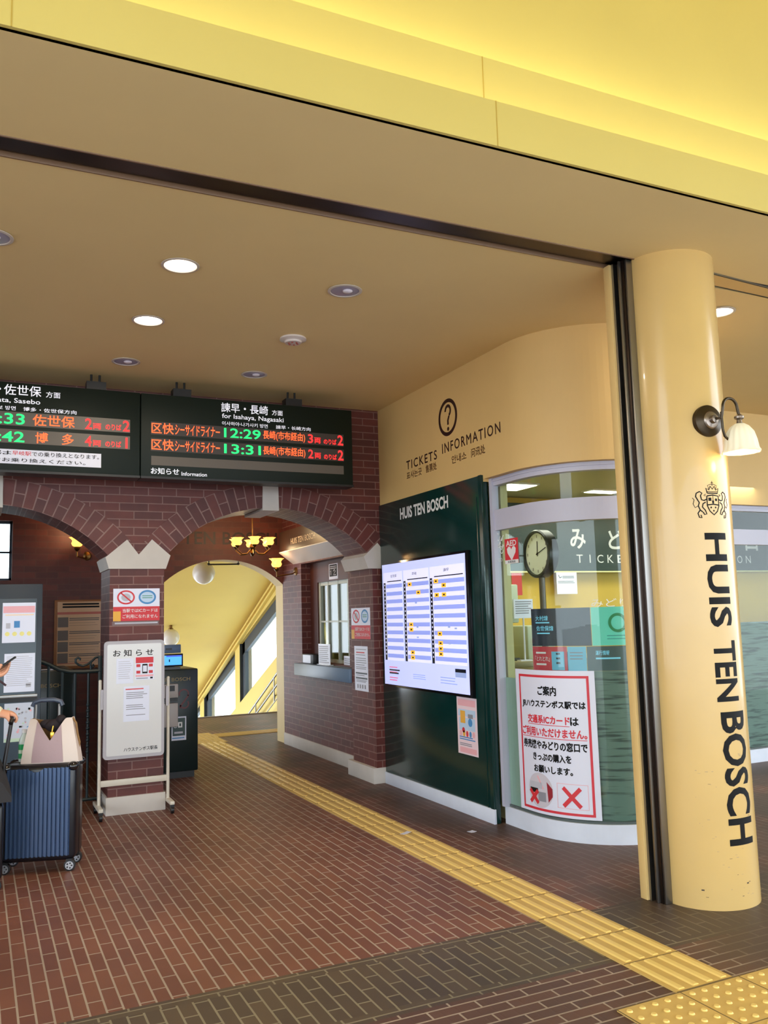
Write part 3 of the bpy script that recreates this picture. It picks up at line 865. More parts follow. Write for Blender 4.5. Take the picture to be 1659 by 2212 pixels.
tip = Vector((ctr.x+0.055, ctr.y-.006, ctr.z-0.03)); pts.append(tip)
b = MB(); b.tube(pts, 0.0075, n=10)
b.tube([e+Vector((0, 0, 0.03)), e+Vector((0.002, 0, -0.06)), e+Vector((0.012, 0, -0.095)), e+Vector((0.04, 0, -0.115))], 0.0065, n=10)
b.build('arm', ABRASS, lamp)
b = MB(); b.lathe([(0.010, 0.0), (0.024, -0.012), (0.024, -0.022), (0.012, -0.03), (0.014, -0.045), (0.03, -0.055)], tip, n=20); b.build('collar', mat('pewter', (150, 138, 128), 0.3, 0.9), lamp)
def ruf(i_, a): return (1+0.025*math.cos(16*a) + (0.03*math.cos(10*a) if i_ >= 5 else 0), 0)
SHADE = mat('frosted_shade', (248, 240, 214), 0.35, emit=0.12)
b = MB(); b.lathe([(0.024, -0.05), (0.046, -0.065), (0.066, -0.092), (0.078, -0.135), (0.084, -0.175), (0.095, -0.197), (0.09, -0.198), (0.080, -0.17), (0.072, -0.135), (0.058, -0.095)], tip, n=80, ruffle=ruf); b.build('lamp_shade', SHADE, lamp)
b = MB(); b.ball(tip+Vector((0, 0, -0.15)), 0.028, 16); b.build('bulb', mat('bulb_glow', (255, 236, 190), emit=6), lamp)
point((tip.x, tip.y, tip.z-0.24), 1.2)

# --- downlights in the flat ceiling
def downlight(x, y, lit, label):
    t = thing('downlight', (x, y, ZC), label, 'ceiling light', 'round downlights in the hall ceiling')
    b = MB(); b.lathe([(0.088, 0.0), (0.1, -0.004), (0.1, -0.007), (0.086, -0.009), (0.08, 0.0)], (x, y, ZC), n=36); b.build('trim_ring', mat('ring_white', (200, 190, 180), 0.4), t)
    b = MB(); b.lathe([(0.0, -0.006), (0.078, -0.0055), (0.086, -0.004)], (x, y, ZC), n=36)
    b.build('lens', mat('downlight_lit', (255, 240, 214), emit=9) if lit else mat('downlight_off', (164, 160, 184), 0.25), t)
    if not lit:
        b = MB(); b.ball((x+0.012, y-0.01, ZC-0.008), 0.03, 12, sc=(1, 1, 0.35)); b.build('bulb', mat('bulb_off', (226, 222, 236), 0.2), t)
downlight(0.932, 4.389, True, 'lit downlight nearest the ceiling slot')
downlight(0.926, 5.303, True, 'lit downlight second in line towards the departure boards')
downlight(0.932, 6.229, False, 'unlit downlight close above the join of the two departure boards')
downlight(1.882, 4.403, False, 'unlit downlight right of the brightest downlight near the ceiling slot')
downlight(1.891, 6.238, False, 'unlit downlight above the right departure board')
downlight(0.02, 4.378, False, 'unlit downlight cut by the left edge')
downlight(4.254, 3.868, True, 'lit downlight just right of the round column')
for x, y in ((0.932, 4.389), (0.926, 5.303), (4.254, 3.868)):
    l = area('downlight_light', (x, y, ZC-0.015), (0.14, 0.14), 14, (1.0, 0.84, 0.62), (0, 0, 0))
t = thing('smoke_detector', (1.888, 5.326, ZC), 'white round smoke detector between two unlit downlights', 'smoke detector')
b = MB(); b.lathe([(0.0, 0.0), (0.088, 0.0), (0.09, -0.012), (0.06, -0.022), (0.055, -0.034), (0.0, -0.036)], (1.888, 5.326, ZC), n=32); b.build('housing', mat('detector_white', (214, 204, 200), 0.4), t)
b = MB()
for a in range(6): b.ball((1.888+0.03*math.cos(a*PI/3), 5.326+0.03*math.sin(a*PI/3), ZC-0.034), 0.008, 8)
b.build('vents', mat('detector_red', (150, 70, 60), 0.5), t)

# --- sign painted on the bulkhead
b = Ink(XP(3.305), 0.001)
def wt(i_, s, yl, yr, z0, z1, bold=0.0, m=0, sp=1.0): i_.text(s, -yl, -yr, z0, z1, m, bold, fat=.0014, sp=sp)
ws = thing('wall_sign', (3.305, 5.8, 2.6), 'dark TICKETS INFORMATION lettering with a ringed question mark on beige wall', 'sign')
DINK = mat('dark_brown_vinyl', (46, 22, 18), 0.5)
for a_ in (('TICKETS', 6.475, 5.935, 2.688, 2.762), ('INFORMATION', 5.845, 5.005, 2.712, 2.790)):
    b = Ink(XP(3.305), 0.001); wt(b, *a_, sp=1.25); b.build('lettering', DINK, ws)
for a_ in (('표사는곳', 6.475, 6.20, 2.605, 2.665), ('售票处', 6.13, 5.945, 2.605, 2.668), ('안내소', 5.70, 5.48, 2.606, 2.668), ('问讯处', 5.41, 5.215, 2.604, 2.670)):
    b = Ink(XP(3.305), 0.001); wt(b, *a_); b.build('small_lettering', mat('brown_vinyl', (104, 74, 40), 0.5), ws)
b = Ink(XP(3.305), 0.001)
b.ring(-5.74, 2.985, 0.148, 0.030, n=48)
b.ring(-5.735, 3.035, 0.052, 0.024, a0=-1.2, a1=PI*1.0, n=20); b.line([(-5.718, 2.992), (-5.738, 2.96), (-5.738, 2.925)], 0.024); b.disc(-5.738, 2.892, 0.016)
b.build('icon', DINK, ws)

# --- dark green panel with white lettering and the lit timetable screen on it
gp = thing('wall_panel', (3.29, 6.15, 0), 'tall dark green wall panel headed with white capitals beside the curved glass', 'panel')
b = MB(); b.box(3.292, 3.34, 5.26, 7.085, 0.0, 2.45, bev=0.004); b.box(3.284, 3.292, 5.26, 5.30, 0.1, 2.45); b.box(3.288, 3.292, 5.335, 5.345, 0.1, 2.3)
b.build('board', GREENP, gp)
b = MB(); b.box(3.28, 3.30, 5.255, 7.02, 0.0, 0.10, bev=0.003); b.build('skirting', CURB, gp)
i = Ink(XP(3.292), 0.001); i.text('HUIS TEN BOSCH', -6.60, -5.76, 2.272, 2.372, bold=0.03); i.build('lettering', WHITE, gp)

sc_ = thing('display_screen', (3.28, 6.2, 0.87), 'lit lilac timetable screen in a black frame on the green panel', 'screen')
y0, y1, z0, z1 = 6.93, 5.485, 0.865, 1.90
b = MB(); b.box(3.262, 3.291, y1-0.03, y0+0.012, z0-0.02, z1+0.02, bev=0.003); b.build('bezel', mat('gloss_black', (16, 18, 24), 0.12), sc_)
SCR = mat('screen_lilac', (196, 204, 252), 0.08, emit=0.72)
F_ = XP(3.262)
i = Ink(F_, 0.001); i.rect(-y0, -y1, z0, z1); i.build('display', SCR, sc_)
W = y0-y1
def sx(u): return -y0+u*W
def sz(v): return z1-v*(z1-z0)
i = Ink(F_, 0.002)
c1 = mat('screen_blue', (148, 162, 236), 0.1, emit=0.7); c2 = mat('screen_pale', (222, 222, 255), 0.1, emit=0.78); c3 = mat('screen_black', (24, 26, 40), 0.2)
c4 = mat('screen_orange', (250, 190, 60), 0.1, emit=0.75); c5 = mat('screen_red', (226, 120, 150), 0.1, emit=0.6); c6 = mat('screen_steel', (150, 168, 214), 0.1, emit=0.6)
cols = [(0.02, 0.27), (0.29, 0.60), (0.615, 0.985)]
for a, c in cols:
    i.rect(sx(a), sx(c), sz(0.80), sz(0.07), 1)
    for k in range(10):
        v = 0.17+0.064*k
        i.rect(sx(a+0.035), sx(c), sz(v+0.032), sz(v), 0, 0.0025)
    i.rect(sx(a), sx(a+0.028), sz(0.80), sz(0.155), 2, 0.003)
    i.lines(sx(a+0.01), sx(a+0.02), [sz(0.18+0.032*q) for q in range(19)], 0.012, 1, 0.0035, 0.0)
    i.rect(sx(a+0.05), sx(c-0.01), sz(0.15), sz(0.142), 2, 0.003)
for u, v in ((.345, .17), (.45, .24), (.35, .49), (.35, .53), (.36, .71), (.36, .75), (.66, .165), (.745, .20), (.665, .27), (.745, .27), (.685, .56), (.69, .63), (.69, .67), (.69, .71)):
    i.rect(sx(u), sx(u+0.05), sz(v+0.032), sz(v), 3, 0.0035); i.rect(sx(u+.015), sx(u+.035), sz(v+0.022), sz(v+.01), 2, 0.004)
for u, v in ((.44, .52), (.44, .56), (.44, .60), (.44, .76), (.8, .52), (.87, .53), (.8, .64), (.8, .70), (.43, .33)):
    i.rect(sx(u), sx(u+0.025), sz(v+0.012), sz(v), 5, 0.0035)
i.lines(sx(.07), sx(.2), [sz(v) for v in (.86, .90, .945, .965)], 0.008, 4, 0.003); i.lines(sx(.07), sx(.22), [sz(.885), sz(.91)], 0.012, 2, 0.0032)
i.lines(sx(.38), sx(.55), [sz(v) for v in (.90, .915, .93)], 0.005, 5, 0.003); i.lines(sx(.70), sx(.9), [sz(v) for v in (.90, .92, .94)], 0.006, 5, 0.003)
i.rect(sx(.86), sx(.97), sz(.885), sz(.825), 5, 0.003); i.rect(sx(.86), sx(.97), sz(.85), sz(.825), 2, 0.0035)
i.text('佐世保', sx(.12), sx(.2), sz(.115), sz(.09), 2, o=0.003); i.text('早岐', sx(.40), sx(.46), sz(.115), sz(.09), 2, o=0.003); i.text('諫早', sx(.77), sx(.83), sz(.115), sz(.09), 2, o=0.003)
i.build('timetable', [c1, c2, c3, c4, c5, c6], sc_)

def poster(name, fn, s0, s1, t0, t1, label, cat='poster', group=None, m=PAPER, n=1, o=0.0, th=0.0015):
    b = Ink(fn); b.slab(s0, s1, t0, t1, o+0.0004, o+th, n=n)
    p = b.build(name, m)
    tag(p, label, cat, group); return p
# pink leaflet below the screen
p = poster('poster', XP(3.292), -5.738, -5.452, 0.425, 0.838, 'small pink and blue leaflet taped below the timetable screen', m=mat('pale_pink', (244, 218, 226), 0.35))
i = Ink(XP(3.292), 0.0025); a = -5.738; w = 0.286
i.rect(a+.02, a+w-.02, .775, .822, 0); i.rect(a+.02, a+w-.02, .70, .75, 1); i.rect(a+.03, a+w-.03, .60, .69, 1)
i.rect(a+.05, a+.12, .65, .74, 2, .003); i.disc(a+.19, .66, .03, m=3, o=.003); i.disc(a+.09, .60, .02, m=4, o=.003); i.rect(a+.16, a+.23, .69, .72, 5, .003)
for q in range(5): i.disc(a+.05+.046*q, .575, .016, .022, (0, 2, 4, 3, 0)[q], .003)
i.lines(a+.03, a+w-.03, (.545, .53), .008, 3, .003); i.lines(a+.03, a+w-.05, (.50, .488), .006, 5, .003); i.rect(a+.03, a+w-.02, .437, .475, 0)
i.build('printing', [PINK, mat('pale_blue', (190, 214, 240), .4), ORANGE, BLUE, RED, GREY], p)

# posters on the pier and pillar
def ic_poster(fn, s0, s1, t0, t1, label):
    p = poster('poster', fn, s0, s1, t0, t1, label)
    i = Ink(fn, 0.0025); w = s1-s0; h = t1-t0
    i.rect(s0, s1, t0+.2*h*0, t0+.44*h, 0); i.rect(s0+.0*w, s0+.16*w, t0, t0+.3*h, 1, .003)
    i.ring(s0+.27*w, t0+.73*h, .19*w, .035*w, .22*h, 0, .003); i.line([(s0+.16*w, t0+.87*h), (s0+.38*w, t0+.60*h)], .03*w, 0, .003)
    i.disc(s0+.27*w, t0+.73*h, .1*w, .12*h, 5, .0026)
    i.ring(s0+.73*w, t0+.73*h, .19*w, .04*w, .22*h, 2, .003); i.disc(s0+.73*w, t0+.73*h, .145*w, .17*h, 3, .0026); i.lines(s0+.62*w, s0+.84*w, (t0+.76*h, t0+.70*h), .02*h, 4, .0035, 0)
    i.text('当駅ではICカードは', s0+.2*w, s1-.04*w, t0+.26*h, t0+.38*h, 6, .008, .0035)
    i.text('ご利用になれません', s0+.2*w, s1-.04*w, t0+.08*h, t0+.20*h, 6, .008, .0035)
    i.build('printing', [RED, ORANGE, BLUE, mat('pale_blue', (190, 214, 240), .4), GREENI, LGREY, WHITE], p)
    return p
pp = ic_poster(YP(7.03), .972, 1.330, 1.468, 1.722, 'red and white no IC card poster on the brick pillar above the whiteboard')
i = Ink(YP(7.03), 0.0012); i.rect(.965, 1.325, 1.432, 1.466); pl = i.build('caption_strip', mat('brown_tape', (104, 66, 58), .3), pp)
i = Ink(YP(7.03), 0.002); i.lines(.985, 1.32, (1.445,), .012, 0, .002, .05); i.build('caption', LGREY, pp)
XJ = 3.21
ic_poster(XP(XJ), -7.53, -7.10, 1.248, 1.532, 'red and white no IC card poster on the side of the right brick pier')
p = poster('poster', XP(XJ), -7.475, -7.172, .778, 1.183, 'narrow white notice sheet below the red poster on the right brick pier')
i = Ink(XP(XJ), 0.0025)
i.lines(-7.44, -7.2, [1.15, 1.10, 1.07, 1.05, 1.03, 1.01, .99, .975], .006, 0, .0025); i.lines(-7.43, -7.22, (1.12,), .01, 1)
i.rect(-7.45, -7.19, .93, .944, 2); i.rect(-7.45, -7.19, .885, .90, 2); i.lines(-7.44, -7.2, (.915, .87, .858), .006, 0)
for q in range(4): i.rect(-7.42+.055*q, -7.395+.055*q, .80, .835, 0)
i.build('printing', [GREY, RED, NAVY], p)

# --- big handwritten-style notice on the curved glass
p = poster('poster', GL, -0.142, 0.505, 0.142, 1.068, 'large white notice with a red border taped inside the curved ticket office glass', n=14, o=0.002)
i = Ink(GL, 0.0045, 0.03)
i.frame(-0.10, 0.468, 0.160, 1.036, 0.016, 0)
i.text('ご案内', .099, .246, .905, .965, 1, .008, fat=.0016)
i.text('JRハウステンボス駅では', -.068, .440, .818, .872, 1, .008, fat=.0016)
i.text('交通系ICカード', -.012, .332, .722, .776, 0, .008, fat=.0016); i.text('は', .336, .39, .722, .772, 1, .008, fat=.0016)
i.rect(-.012, .33, .712, .716, 0)
i.text('ご利用いただけません。', -.079, .44, .638, .696, 0, .008, fat=.0016); i.rect(-.079, .44, .628, .632, 0)
i.text('券売機やみどりの窓口で', -.072, .438, .556, .612, 1, .008, fat=.0016)
i.text('きっぷの購入を', .028, .33, .482, .532, 1, .008, fat=.0016)
i.text('お願いします。', .032, .336, .406, .452, 1, .008, fat=.0016)
i.disc(.077, .29, .112, .112, 2, .0042, 40); i.rect(-.02, .06, .27, .30, 3, .0048); i.rect(.06, .13, .22, .28, 4, .0048)
i.poly([(.14, .35), (.185, .31), (.185, .26), (.15, .22)], 5, .0048); i.line([(.06, .38), (.11, .30)], .012, 6, .0048); i.rect(-.02, .10, .30, .34, 7, .0048)
for (c_, d_, r_) in ((.02, .245, .04), (.322, .272, .058)):
    i.line([(c_-r_, d_+r_), (c_+r_, d_-r_)], .026, 8, .0055); i.line([(c_-r_, d_-r_), (c_+r_, d_+r_)], .026, 8, .0058)
i.frame(.22, .43, .20, .355, .003, 6, .0048)
i.build('printing', [mat('notice_red', (216, 52, 66), .5), INK, mat('photo_grey', (206, 200, 210), .5), BLACK, GREY, mat('photo_maroon', (150, 30, 44), .5), PINK, LGREY, RED], p)

# --- AED sticker
p = poster('sticker', GL, -.205, -.04, 1.792, 1.968, 'red AED sticker with a white heart on the office glass', 'sticker', o=0.002, m=RED)
i = Ink(GL, .0045); i.text('AED', -.185, -.06, 1.915, 1.955, 0, .02)
H_ = [(0, -.055), (-.05, .0), (-.055, .028), (-.035, .045), (-.012, .04), (0, .022), (.012, .04), (.035, .045), (.055, .028), (.05, .0)]
i.poly([(-.122+a*1.0, 1.868+c) for a, c in H_], 0); i.rect(-.205, -.04, 1.792, 1.818, 0); i.text('設置施設', -.17, -.075, 1.797, 1.813, 1, .01, .005)
i.build('printing', [WHITE, NAVY], p)

# --- printed window graphics inside the glass
def wg(label, s0, s1, t0, t1, m, draw, mats):
    p = poster('window_graphic', GL, s0, s1, t0, t1, label, 'window graphic', n=8, o=-0.02, m=m)
    i = Ink(GL, -0.0165, .03); draw(i); i.build('printing', mats, p)
TEALP = mat('teal_print', (112, 226, 206), .4); BLUEP = mat('sky_print', (110, 190, 226), .4); REDP = mat('red_print', (200, 66, 76), .4); NAVYP = mat('navy_print', (44, 56, 70), .4); GRYP = mat('slate_print', (72, 94, 98), .4); CY = mat('cyan_text', (130, 210, 240), .4, emit=.25)
def d1(i):
    i.text('大村線', .09, .20, 1.392, 1.425, 0, .01); i.lines(.09, .21, (1.375,), .008, 0, jit=0); i.text('佐世保線', .095, .24, 1.325, 1.358, 0, .01); i.lines(.10, .21, (1.305,), .008, 0, jit=0)
wg('dark navy window graphic with two blue line names behind the curved glass', .045, .50, 1.226, 1.472, NAVYP, d1, [CY])
def d2(i):
    i.ring(.675, 1.37, .062, .018, m=0); i.lines(.60, .75, (1.285, 1.265), .006, 1, jit=.1)
wg('turquoise window graphic with a green ring beside the guide post', .503, .86, 1.226, 1.472, TEALP, d2, [GREENI, mat('teal_dark', (70, 170, 160), .4)])
def d3(i):
    i.lines(.08, .17, (1.175, 1.10), .012, 0, jit=0); i.text('「とれとれ」', .07, .20, 1.125, 1.16, 0, .008); i.rect(.215, .31, 1.07, 1.19, 1); i.lines(.25, .28, (1.17, 1.14, 1.11), .012, 2, jit=0)
wg('red window graphic with white writing below the navy one', .045, .33, 1.066, 1.222, REDP, d3, [WHITE, BLUEP, NAVY])
wg('pale blue window graphic between the red and the slate ones', .334, .46, 1.066, 1.222, BLUEP, lambda i: i.lines(.35, .44, (1.18, 1.16, 1.14), .006, 0), [GREY])
wg('slate window graphic titled with service information text', .464, .86, 1.066, 1.222, GRYP, lambda i: (i.text('運行情報', .52, .61, 1.165, 1.195, 0, .01), i.lines(.52, .68, (1.14,), .01, 0, jit=0)), [CY])

# ================================================================== THINGS: boards, stands, machines
BY = 6.57
def board(x0, x1, label):
    t = thing('departure_board', ((x0+x1)/2, BY+.07, 2.55), label, 'departure board')
    b = MB(); b.box(x0, x1, BY, BY+0.16, 2.55, 3.195, bev=0.006); b.build('housing', BOARDG, t)
    b = MB(); b.box(x0, x1, BY-.012, BY+0.15, 2.535, 2.552); b.build('bottom_rail', BLACK, t)
    return t
def brackets(t, xs_):
    for x in xs_:
        b = MB(); b.box(x-.07, x+.07, BY+.03, BY+.13, 3.19, 3.262); b.tube([(x-.03, BY+.1, 3.25), (x-.03, BY+.1, ZC)], .009); b.tube([(x+.03, BY+.1, 3.25), (x+.03, BY+.1, ZC)], .009); b.build('hanger', BLACK, t)
BF = YP(BY)
LEDP = mat('led_panel', (60, 52, 48), 0.4); LEDG = mat('led_panel_grey', (92, 84, 76), 0.4)
def led(t, s, x0, x1, z0, z1, m, part='led_text', bold=0.006):
    i = Ink(BF, 0.003); i.text(s, x0, x1, z0, z1, 0, bold); i.build(part, m, t)
t = board(1.098, 2.845, 'right hand departure board for Isahaya and Nagasaki trains')
brackets(t, (1.418, 2.34))
for z0, z1 in ((2.877, 2.978), (2.75, 2.85)):
    b = Ink(BF, 0.001); b.rect(1.172, 2.765, z0, z1); b.build('led_row', LEDP, t)
b = Ink(BF, 0.001); b.rect(1.176, 2.76, 2.64, 2.711); b.build('blank_row', LEDG, t)
for z, zz, tm, n in ((2.886, 2.971, '12:29', '3'), (2.758, 2.843, '13:31', '2')):
    led(t, '区快', 1.177, 1.345, z, zz, EM_ORG); led(t, 'シーサイドライナー', 1.355, 1.706, z, zz-.004, EM_ORG)
    led(t, tm, 1.74, 2.04, z+.004, zz-.004, EM_GRN, bold=.012)
    led(t, '長崎(市布経由)', 2.06, 2.42, z+.002, zz-.002, EM_ORG); led(t, n, 2.446, 2.49, z+.003, zz-.008, EM_RED, bold=.012)
    led(t, '両', 2.502, 2.557, z+.004, z+.052, EM_RED); led(t, 'のりば', 2.585, 2.698, z+.002, z+.046, EM_RED); led(t, '2', 2.71, 2.759, z, zz, EM_RED, bold=.012)
led(t, '諫早・長崎', 1.718, 2.104, 3.095, 3.172, EM_WHT, 'heading'); led(t, '方面', 2.137, 2.229, 3.10, 3.143, EM_WHT, 'heading')
led(t, 'for Isahaya, Nagasaki', 1.724, 2.236, 3.035, 3.083, EM_WHT, 'heading', .006); led(t, '이사하야·나가사키 방면', 1.724, 2.10, 2.988, 3.02, EM_WHT, 'heading', .004); led(t, '諫早・长崎方向', 2.17, 2.47, 2.988, 3.02, EM_WHT, 'heading', .004)
led(t, 'お知らせ', 1.173, 1.387, 2.571, 2.621, EM_WHT, 'caption', .008); led(t, 'Information', 1.405, 1.602, 2.568, 2.598, EM_WHT, 'caption', .004)
t = board(-0.65, 1.092, 'left hand departure board for Hakata and Sasebo trains with a white notice strip')
brackets(t, (-.1, .775))
for z0, z1 in ((2.877, 2.978), (2.75, 2.85)):
    b = Ink(BF, 0.001); b.rect(-.58, 1.018, z0, z1); b.build('led_row', LEDG, t)
for z, zz, tm, d_, n, nr in ((2.886, 2.969, '12:33', '佐世保', '2', '2'), (2.757, 2.838, '12:42', '博', '4', '1')):
    led(t, tm, -.02, .282, z, zz-.004, EM_GRN, bold=.012); led(t, d_, .335 if n == '2' else .355, .622 if n == '2' else .44, z, zz, EM_ORG)
    if n == '4': led(t, '多', .535, .617, z, zz, EM_ORG)
    led(t, n, .695, .742, z, zz-.003, EM_RED, bold=.012); led(t, '両', .75, .808, z+.002, z+.047, EM_RED); led(t, 'のりば', .84, .953, z+.004, z+.049, EM_RED)
    led(t, nr, .965 if nr == '2' else .985, 1.014 if nr == '2' else 1.0, z, zz, EM_RED, bold=.012 if nr == '2' else 0)
led(t, '佐世保', .14, .389, 3.099, 3.177, EM_WHT, 'heading'); led(t, '博多・', -.13, .12, 3.099, 3.177, EM_WHT, 'heading'); led(t, '方面', .42, .519, 3.10, 3.145, EM_WHT, 'heading')
led(t, 'for Hakata, Sasebo', -.10, .383, 3.038, 3.078, EM_WHT, 'heading', .006); led(t, '하카타·사세보 방면', -.10, .22, 2.988, 3.018, EM_WHT, 'heading', .004); led(t, '博多・佐世保方向', .27, .633, 2.988, 3.018, EM_WHT, 'heading', .004)
b = Ink(BF); b.slab(-.5, .811, 2.60, 2.704, .001, .003); ns = b.build('notice_strip', PAPER, t)
i = Ink(BF, .0045); i.text('ご利用の列車は', -.47, .20, 2.662, 2.694, 0, .006); i.text('での乗り換えとなります。', .335, .795, 2.66, 2.694, 0, .006); i.text('早岐駅', .205, .33, 2.662, 2.694, 1, .006)
i.text('博多方面は、早岐駅でお乗り換えください。', -.47, .701, 2.612, 2.642, 0, .006); i.build('printing', [INK, RED], ns)

# --- whiteboard on a wheeled easel in front of the pillar
e = thing('whiteboard_stand', (1.13, 7.0, 0), 'white notice whiteboard on a wheeled stand in front of the brick pillar', 'whiteboard')
EFR = mat('stand_cream', (214, 206, 190), 0.4); EGR = mat('grey_plastic', (182, 178, 184), 0.45)
def rrect(x0, x1, z0, z1, r, n=5):
    P = []
    for cx_, cz_, a0 in ((x1-r, z1-r, 0), (x0+r, z1-r, PI/2), (x0+r, z0+r, PI), (x1-r, z0+r, 1.5*PI)):
        for k in range(n+1): P.append((cx_+r*math.cos(a0+PI/2*k/n), cz_+r*math.sin(a0+PI/2*k/n)))
    return P
TL = 0.006
yz = lambda p, q, d: Vector((p, d, q))
b = MB(); b.prism(rrect(.899, 1.356, .425, 1.315, .03), yz, 6.958, 6.985); b.build('frame', EGR, e)
b = MB(); b.prism(rrect(.922, 1.333, .45, 1.29, .012), yz, 6.955, 6.96); b.build('board', mat('whiteboard_white', (222, 222, 222), 0.12), e)
for x in (.878, 1.394):
    b = MB(); b.tube([(x, 7.0, .085), (x, 7.0, 1.01)], .0125, 12); b.ball((x, 7.0, 1.012), .0135, 12); b.build('post', EFR, e)
    s = 1 if x < 1 else -1
    b = MB(); b.box(min(x, x+s*.022), max(x, x+s*.022), 6.972, 7.0, .80, .95); b.build('hinge_plate', EGR, e)
    xf = x-.004*s
    b = MB(); b.box(xf-.018, xf+.018, 6.84, 7.19, .062, .092, bev=.008); b.build('foot', EFR, e)
    for y in (6.855, 7.175):
        b = MB(); b.lathe([(0, -.011), (.026, -.011), (.027, 0), (.026, .011), (0, .011)], (xf, y, .027), (1, 0, 0), 18); b.box(xf-.015, xf+.015, y-.016, y+.016, .045, .066); b.build('caster', BLACK, e)
b = MB(); b.box(.885, 1.388, 6.994, 7.012, .222, .268, bev=.003); b.build('crossbar', EFR, e)
WF = YP(6.955)
for s, x0, x1, z0, z1, m in (('お 知 ら せ', .965, 1.27, 1.196, 1.248, INK), ('ハウステンボス駅長', 1.05, 1.305, .475, .505, INK)):
    i = Ink(WF, .001); i.text(s, x0, x1, z0, z1, 0, .012); i.build('lettering', m, e)
def sheet(x0, x1, z0, z1, label, draw, mats):
    p = poster('notice_sheet', WF, x0, x1, z0, z1, label, 'notice'); i = Ink(WF, .0022); draw(i); i.build('printing', mats, p)
def q1(i):
    i.rect(1.135, 1.27, 1.14, 1.185, 0)
    for a, c in ((1.14, 1.11), (1.235, 1.11), (1.14, 1.06), (1.235, 1.06)): i.rect(a, a+.03, c, c+.022, 0)
    i.rect(1.185, 1.225, 1.06, 1.132, 1); i.rect(1.19, 1.22, 1.072, 1.12, 2, .003); i.rect(1.245, 1.265, 1.018, 1.03, 1); i.rect(1.135, 1.27, 1.035, 1.05, 3); i.lines(1.14, 1.24, (1.02,), .006, 4)
sheet(1.13, 1.275, 1.012, 1.188, 'red printed phone notice held on the whiteboard, upper right', q1, [RED, INK, PAPER, PINK, GREY])
sheet(.99, 1.118, .99, 1.18, 'plain white text sheet on the whiteboard left of the red notice', lambda i: i.lines(1.005, 1.105, [1.155-.016*k for k in range(9)], .004, 0), [LGREY])
sheet(1.045, 1.24, .70, .965, 'pinkish text sheet in the middle of the whiteboard', lambda i: (i.lines(1.06, 1.22, [.94], .008, 1), i.lines(1.065, 1.225, [.915-.014*k for k in range(4)]+[.82, .806, .79, .745], .005, 0)), [GREY, RED])

# --- dark information stand with sheets, left, inside the first arch
k_ = thing('information_stand', (.1, 7.08, 0), 'dark blue-grey information stand with sheets at the left edge', 'information stand')
b = MB(); b.box(-.40, .455, 7.02, 7.16, 0, 1.765, bev=.006); b.build('cabinet', mat('stand_navy', (30, 44, 58), 0.4), k_)
b = MB(); b.box(-.33, .418, 7.008, 7.024, .40, 1.655, bev=.004); b.build('panel', mat('stand_grey', (72, 86, 98), 0.35), k_)
b = MB(); b.box(-.33, .43, 6.985, 7.012, .925, .95, bev=.003); b.build('ledge', STEEL, k_)
b = MB(); b.box(-.33, .43, 7.0, 7.012, .895, .925); b.build('ledge_apron', BLACK, k_)
KF = YP(7.008)
p = poster('notice_sheet', KF, .18, .407, 1.33, 1.625, 'sheet with pink heading at the top of the dark information stand', 'notice')
i = Ink(KF, .0025); i.rect(.185, .402, 1.55, 1.60, 0); i.lines(.2, .4, (1.53,), .01, 3); i.rect(.26, .30, 1.44, 1.49, 1); i.rect(.205, .235, 1.435, 1.475, 4)
for q in range(4): i.disc(.215+.05*q, 1.395, .016, m=2)
i.build('printing', [PINK, BLUE, mat('pale_yellow', (240, 230, 140), .4), mat('pale_peach', (246, 220, 190), .4), LGREY], p)
p = poster('notice_sheet', KF, .20, .41, .968, 1.25, 'text sheet just above the steel ledge of the information stand', 'notice')
i = Ink(KF, .0025); i.lines(.215, .395, [1.225-.014*k for k in range(16)], .004, 0); i.rect(.35, .385, 1.0, 1.03, 0); i.build('printing', [LGREY], p)
p = poster('notice_sheet', KF, .208, .408, .61, .888, 'map-like sheet below the steel ledge of the information stand', 'notice', m=mat('paper_bluish', (206, 212, 226), .4))
i = Ink(KF, .0025)
for q in range(40): i.disc(.22+random.random()*.17, .64+random.random()*.22, .004+random.random()*.006, m=random.choice((0, 0, 1, 2)))
i.rect(.37, .385, .835, .85, 3); i.rect(.31, .33, .71, .722, 3); i.poly([(.36, .71), (.40, .735), (.40, .705)], 4); i.rect(.21, .40, .61, .635, 2)
i.build('printing', [LGREY, PINK, mat('pale_green', (196, 220, 196), .4), INK, BLUE], p)

# --- wrought iron gate between stand and pillar
g = thing('iron_gate', (.69, 7.25, 0), 'dark wrought iron gate with a scroll between the information stand and the pillar', 'gate')
GY = 7.25
b = MB(); b.tube([(.44, GY, 1.185), (.52, GY, 1.15), (.6, GY, 1.105), (.68, GY, 1.085), (.78, GY, 1.08), (.91, GY, 1.082)], .017, 8); b.build('top_rail', IRON, g)
for x in (.525, .625, .72, .82):
    zt = {.525: 1.145, .625: 1.1, .72: 1.083, .82: 1.08}[x]
    b = MB(); b.tube([(x, GY, .09), (x, GY, zt)], .0105, 8)
    if x == .82:
        for q in range(9): b.ball((x, GY, .46+.045*q), .016, 8)
    b.build('bar', IRON, g)
b = MB(); b.box(.892, .922, GY-.015, GY+.015, 0, 1.2, bev=.004); b.build('post', IRON, g)
b = MB(); b.tube([(.46, GY, .1), (.9, GY, .1)], .014, 8); b.build('bottom_rail', IRON, g)
b = MB()
P = [(.905, 1.195), (.87, 1.185), (.845, 1.16), (.81, 1.135), (.775, 1.125), (.745, 1.135), (.722, 1.155), (.722, 1.18), (.74, 1.192), (.755, 1.182), (.752, 1.17)]
b.tube([(p, GY, q) for p, q in P], .009, 8)
b.tube([(.83, GY, 1.15), (.835, GY, 1.125), (.85, GY, 1.11), (.862, GY, 1.12), (.85, GY, 1.135)], .008, 8)
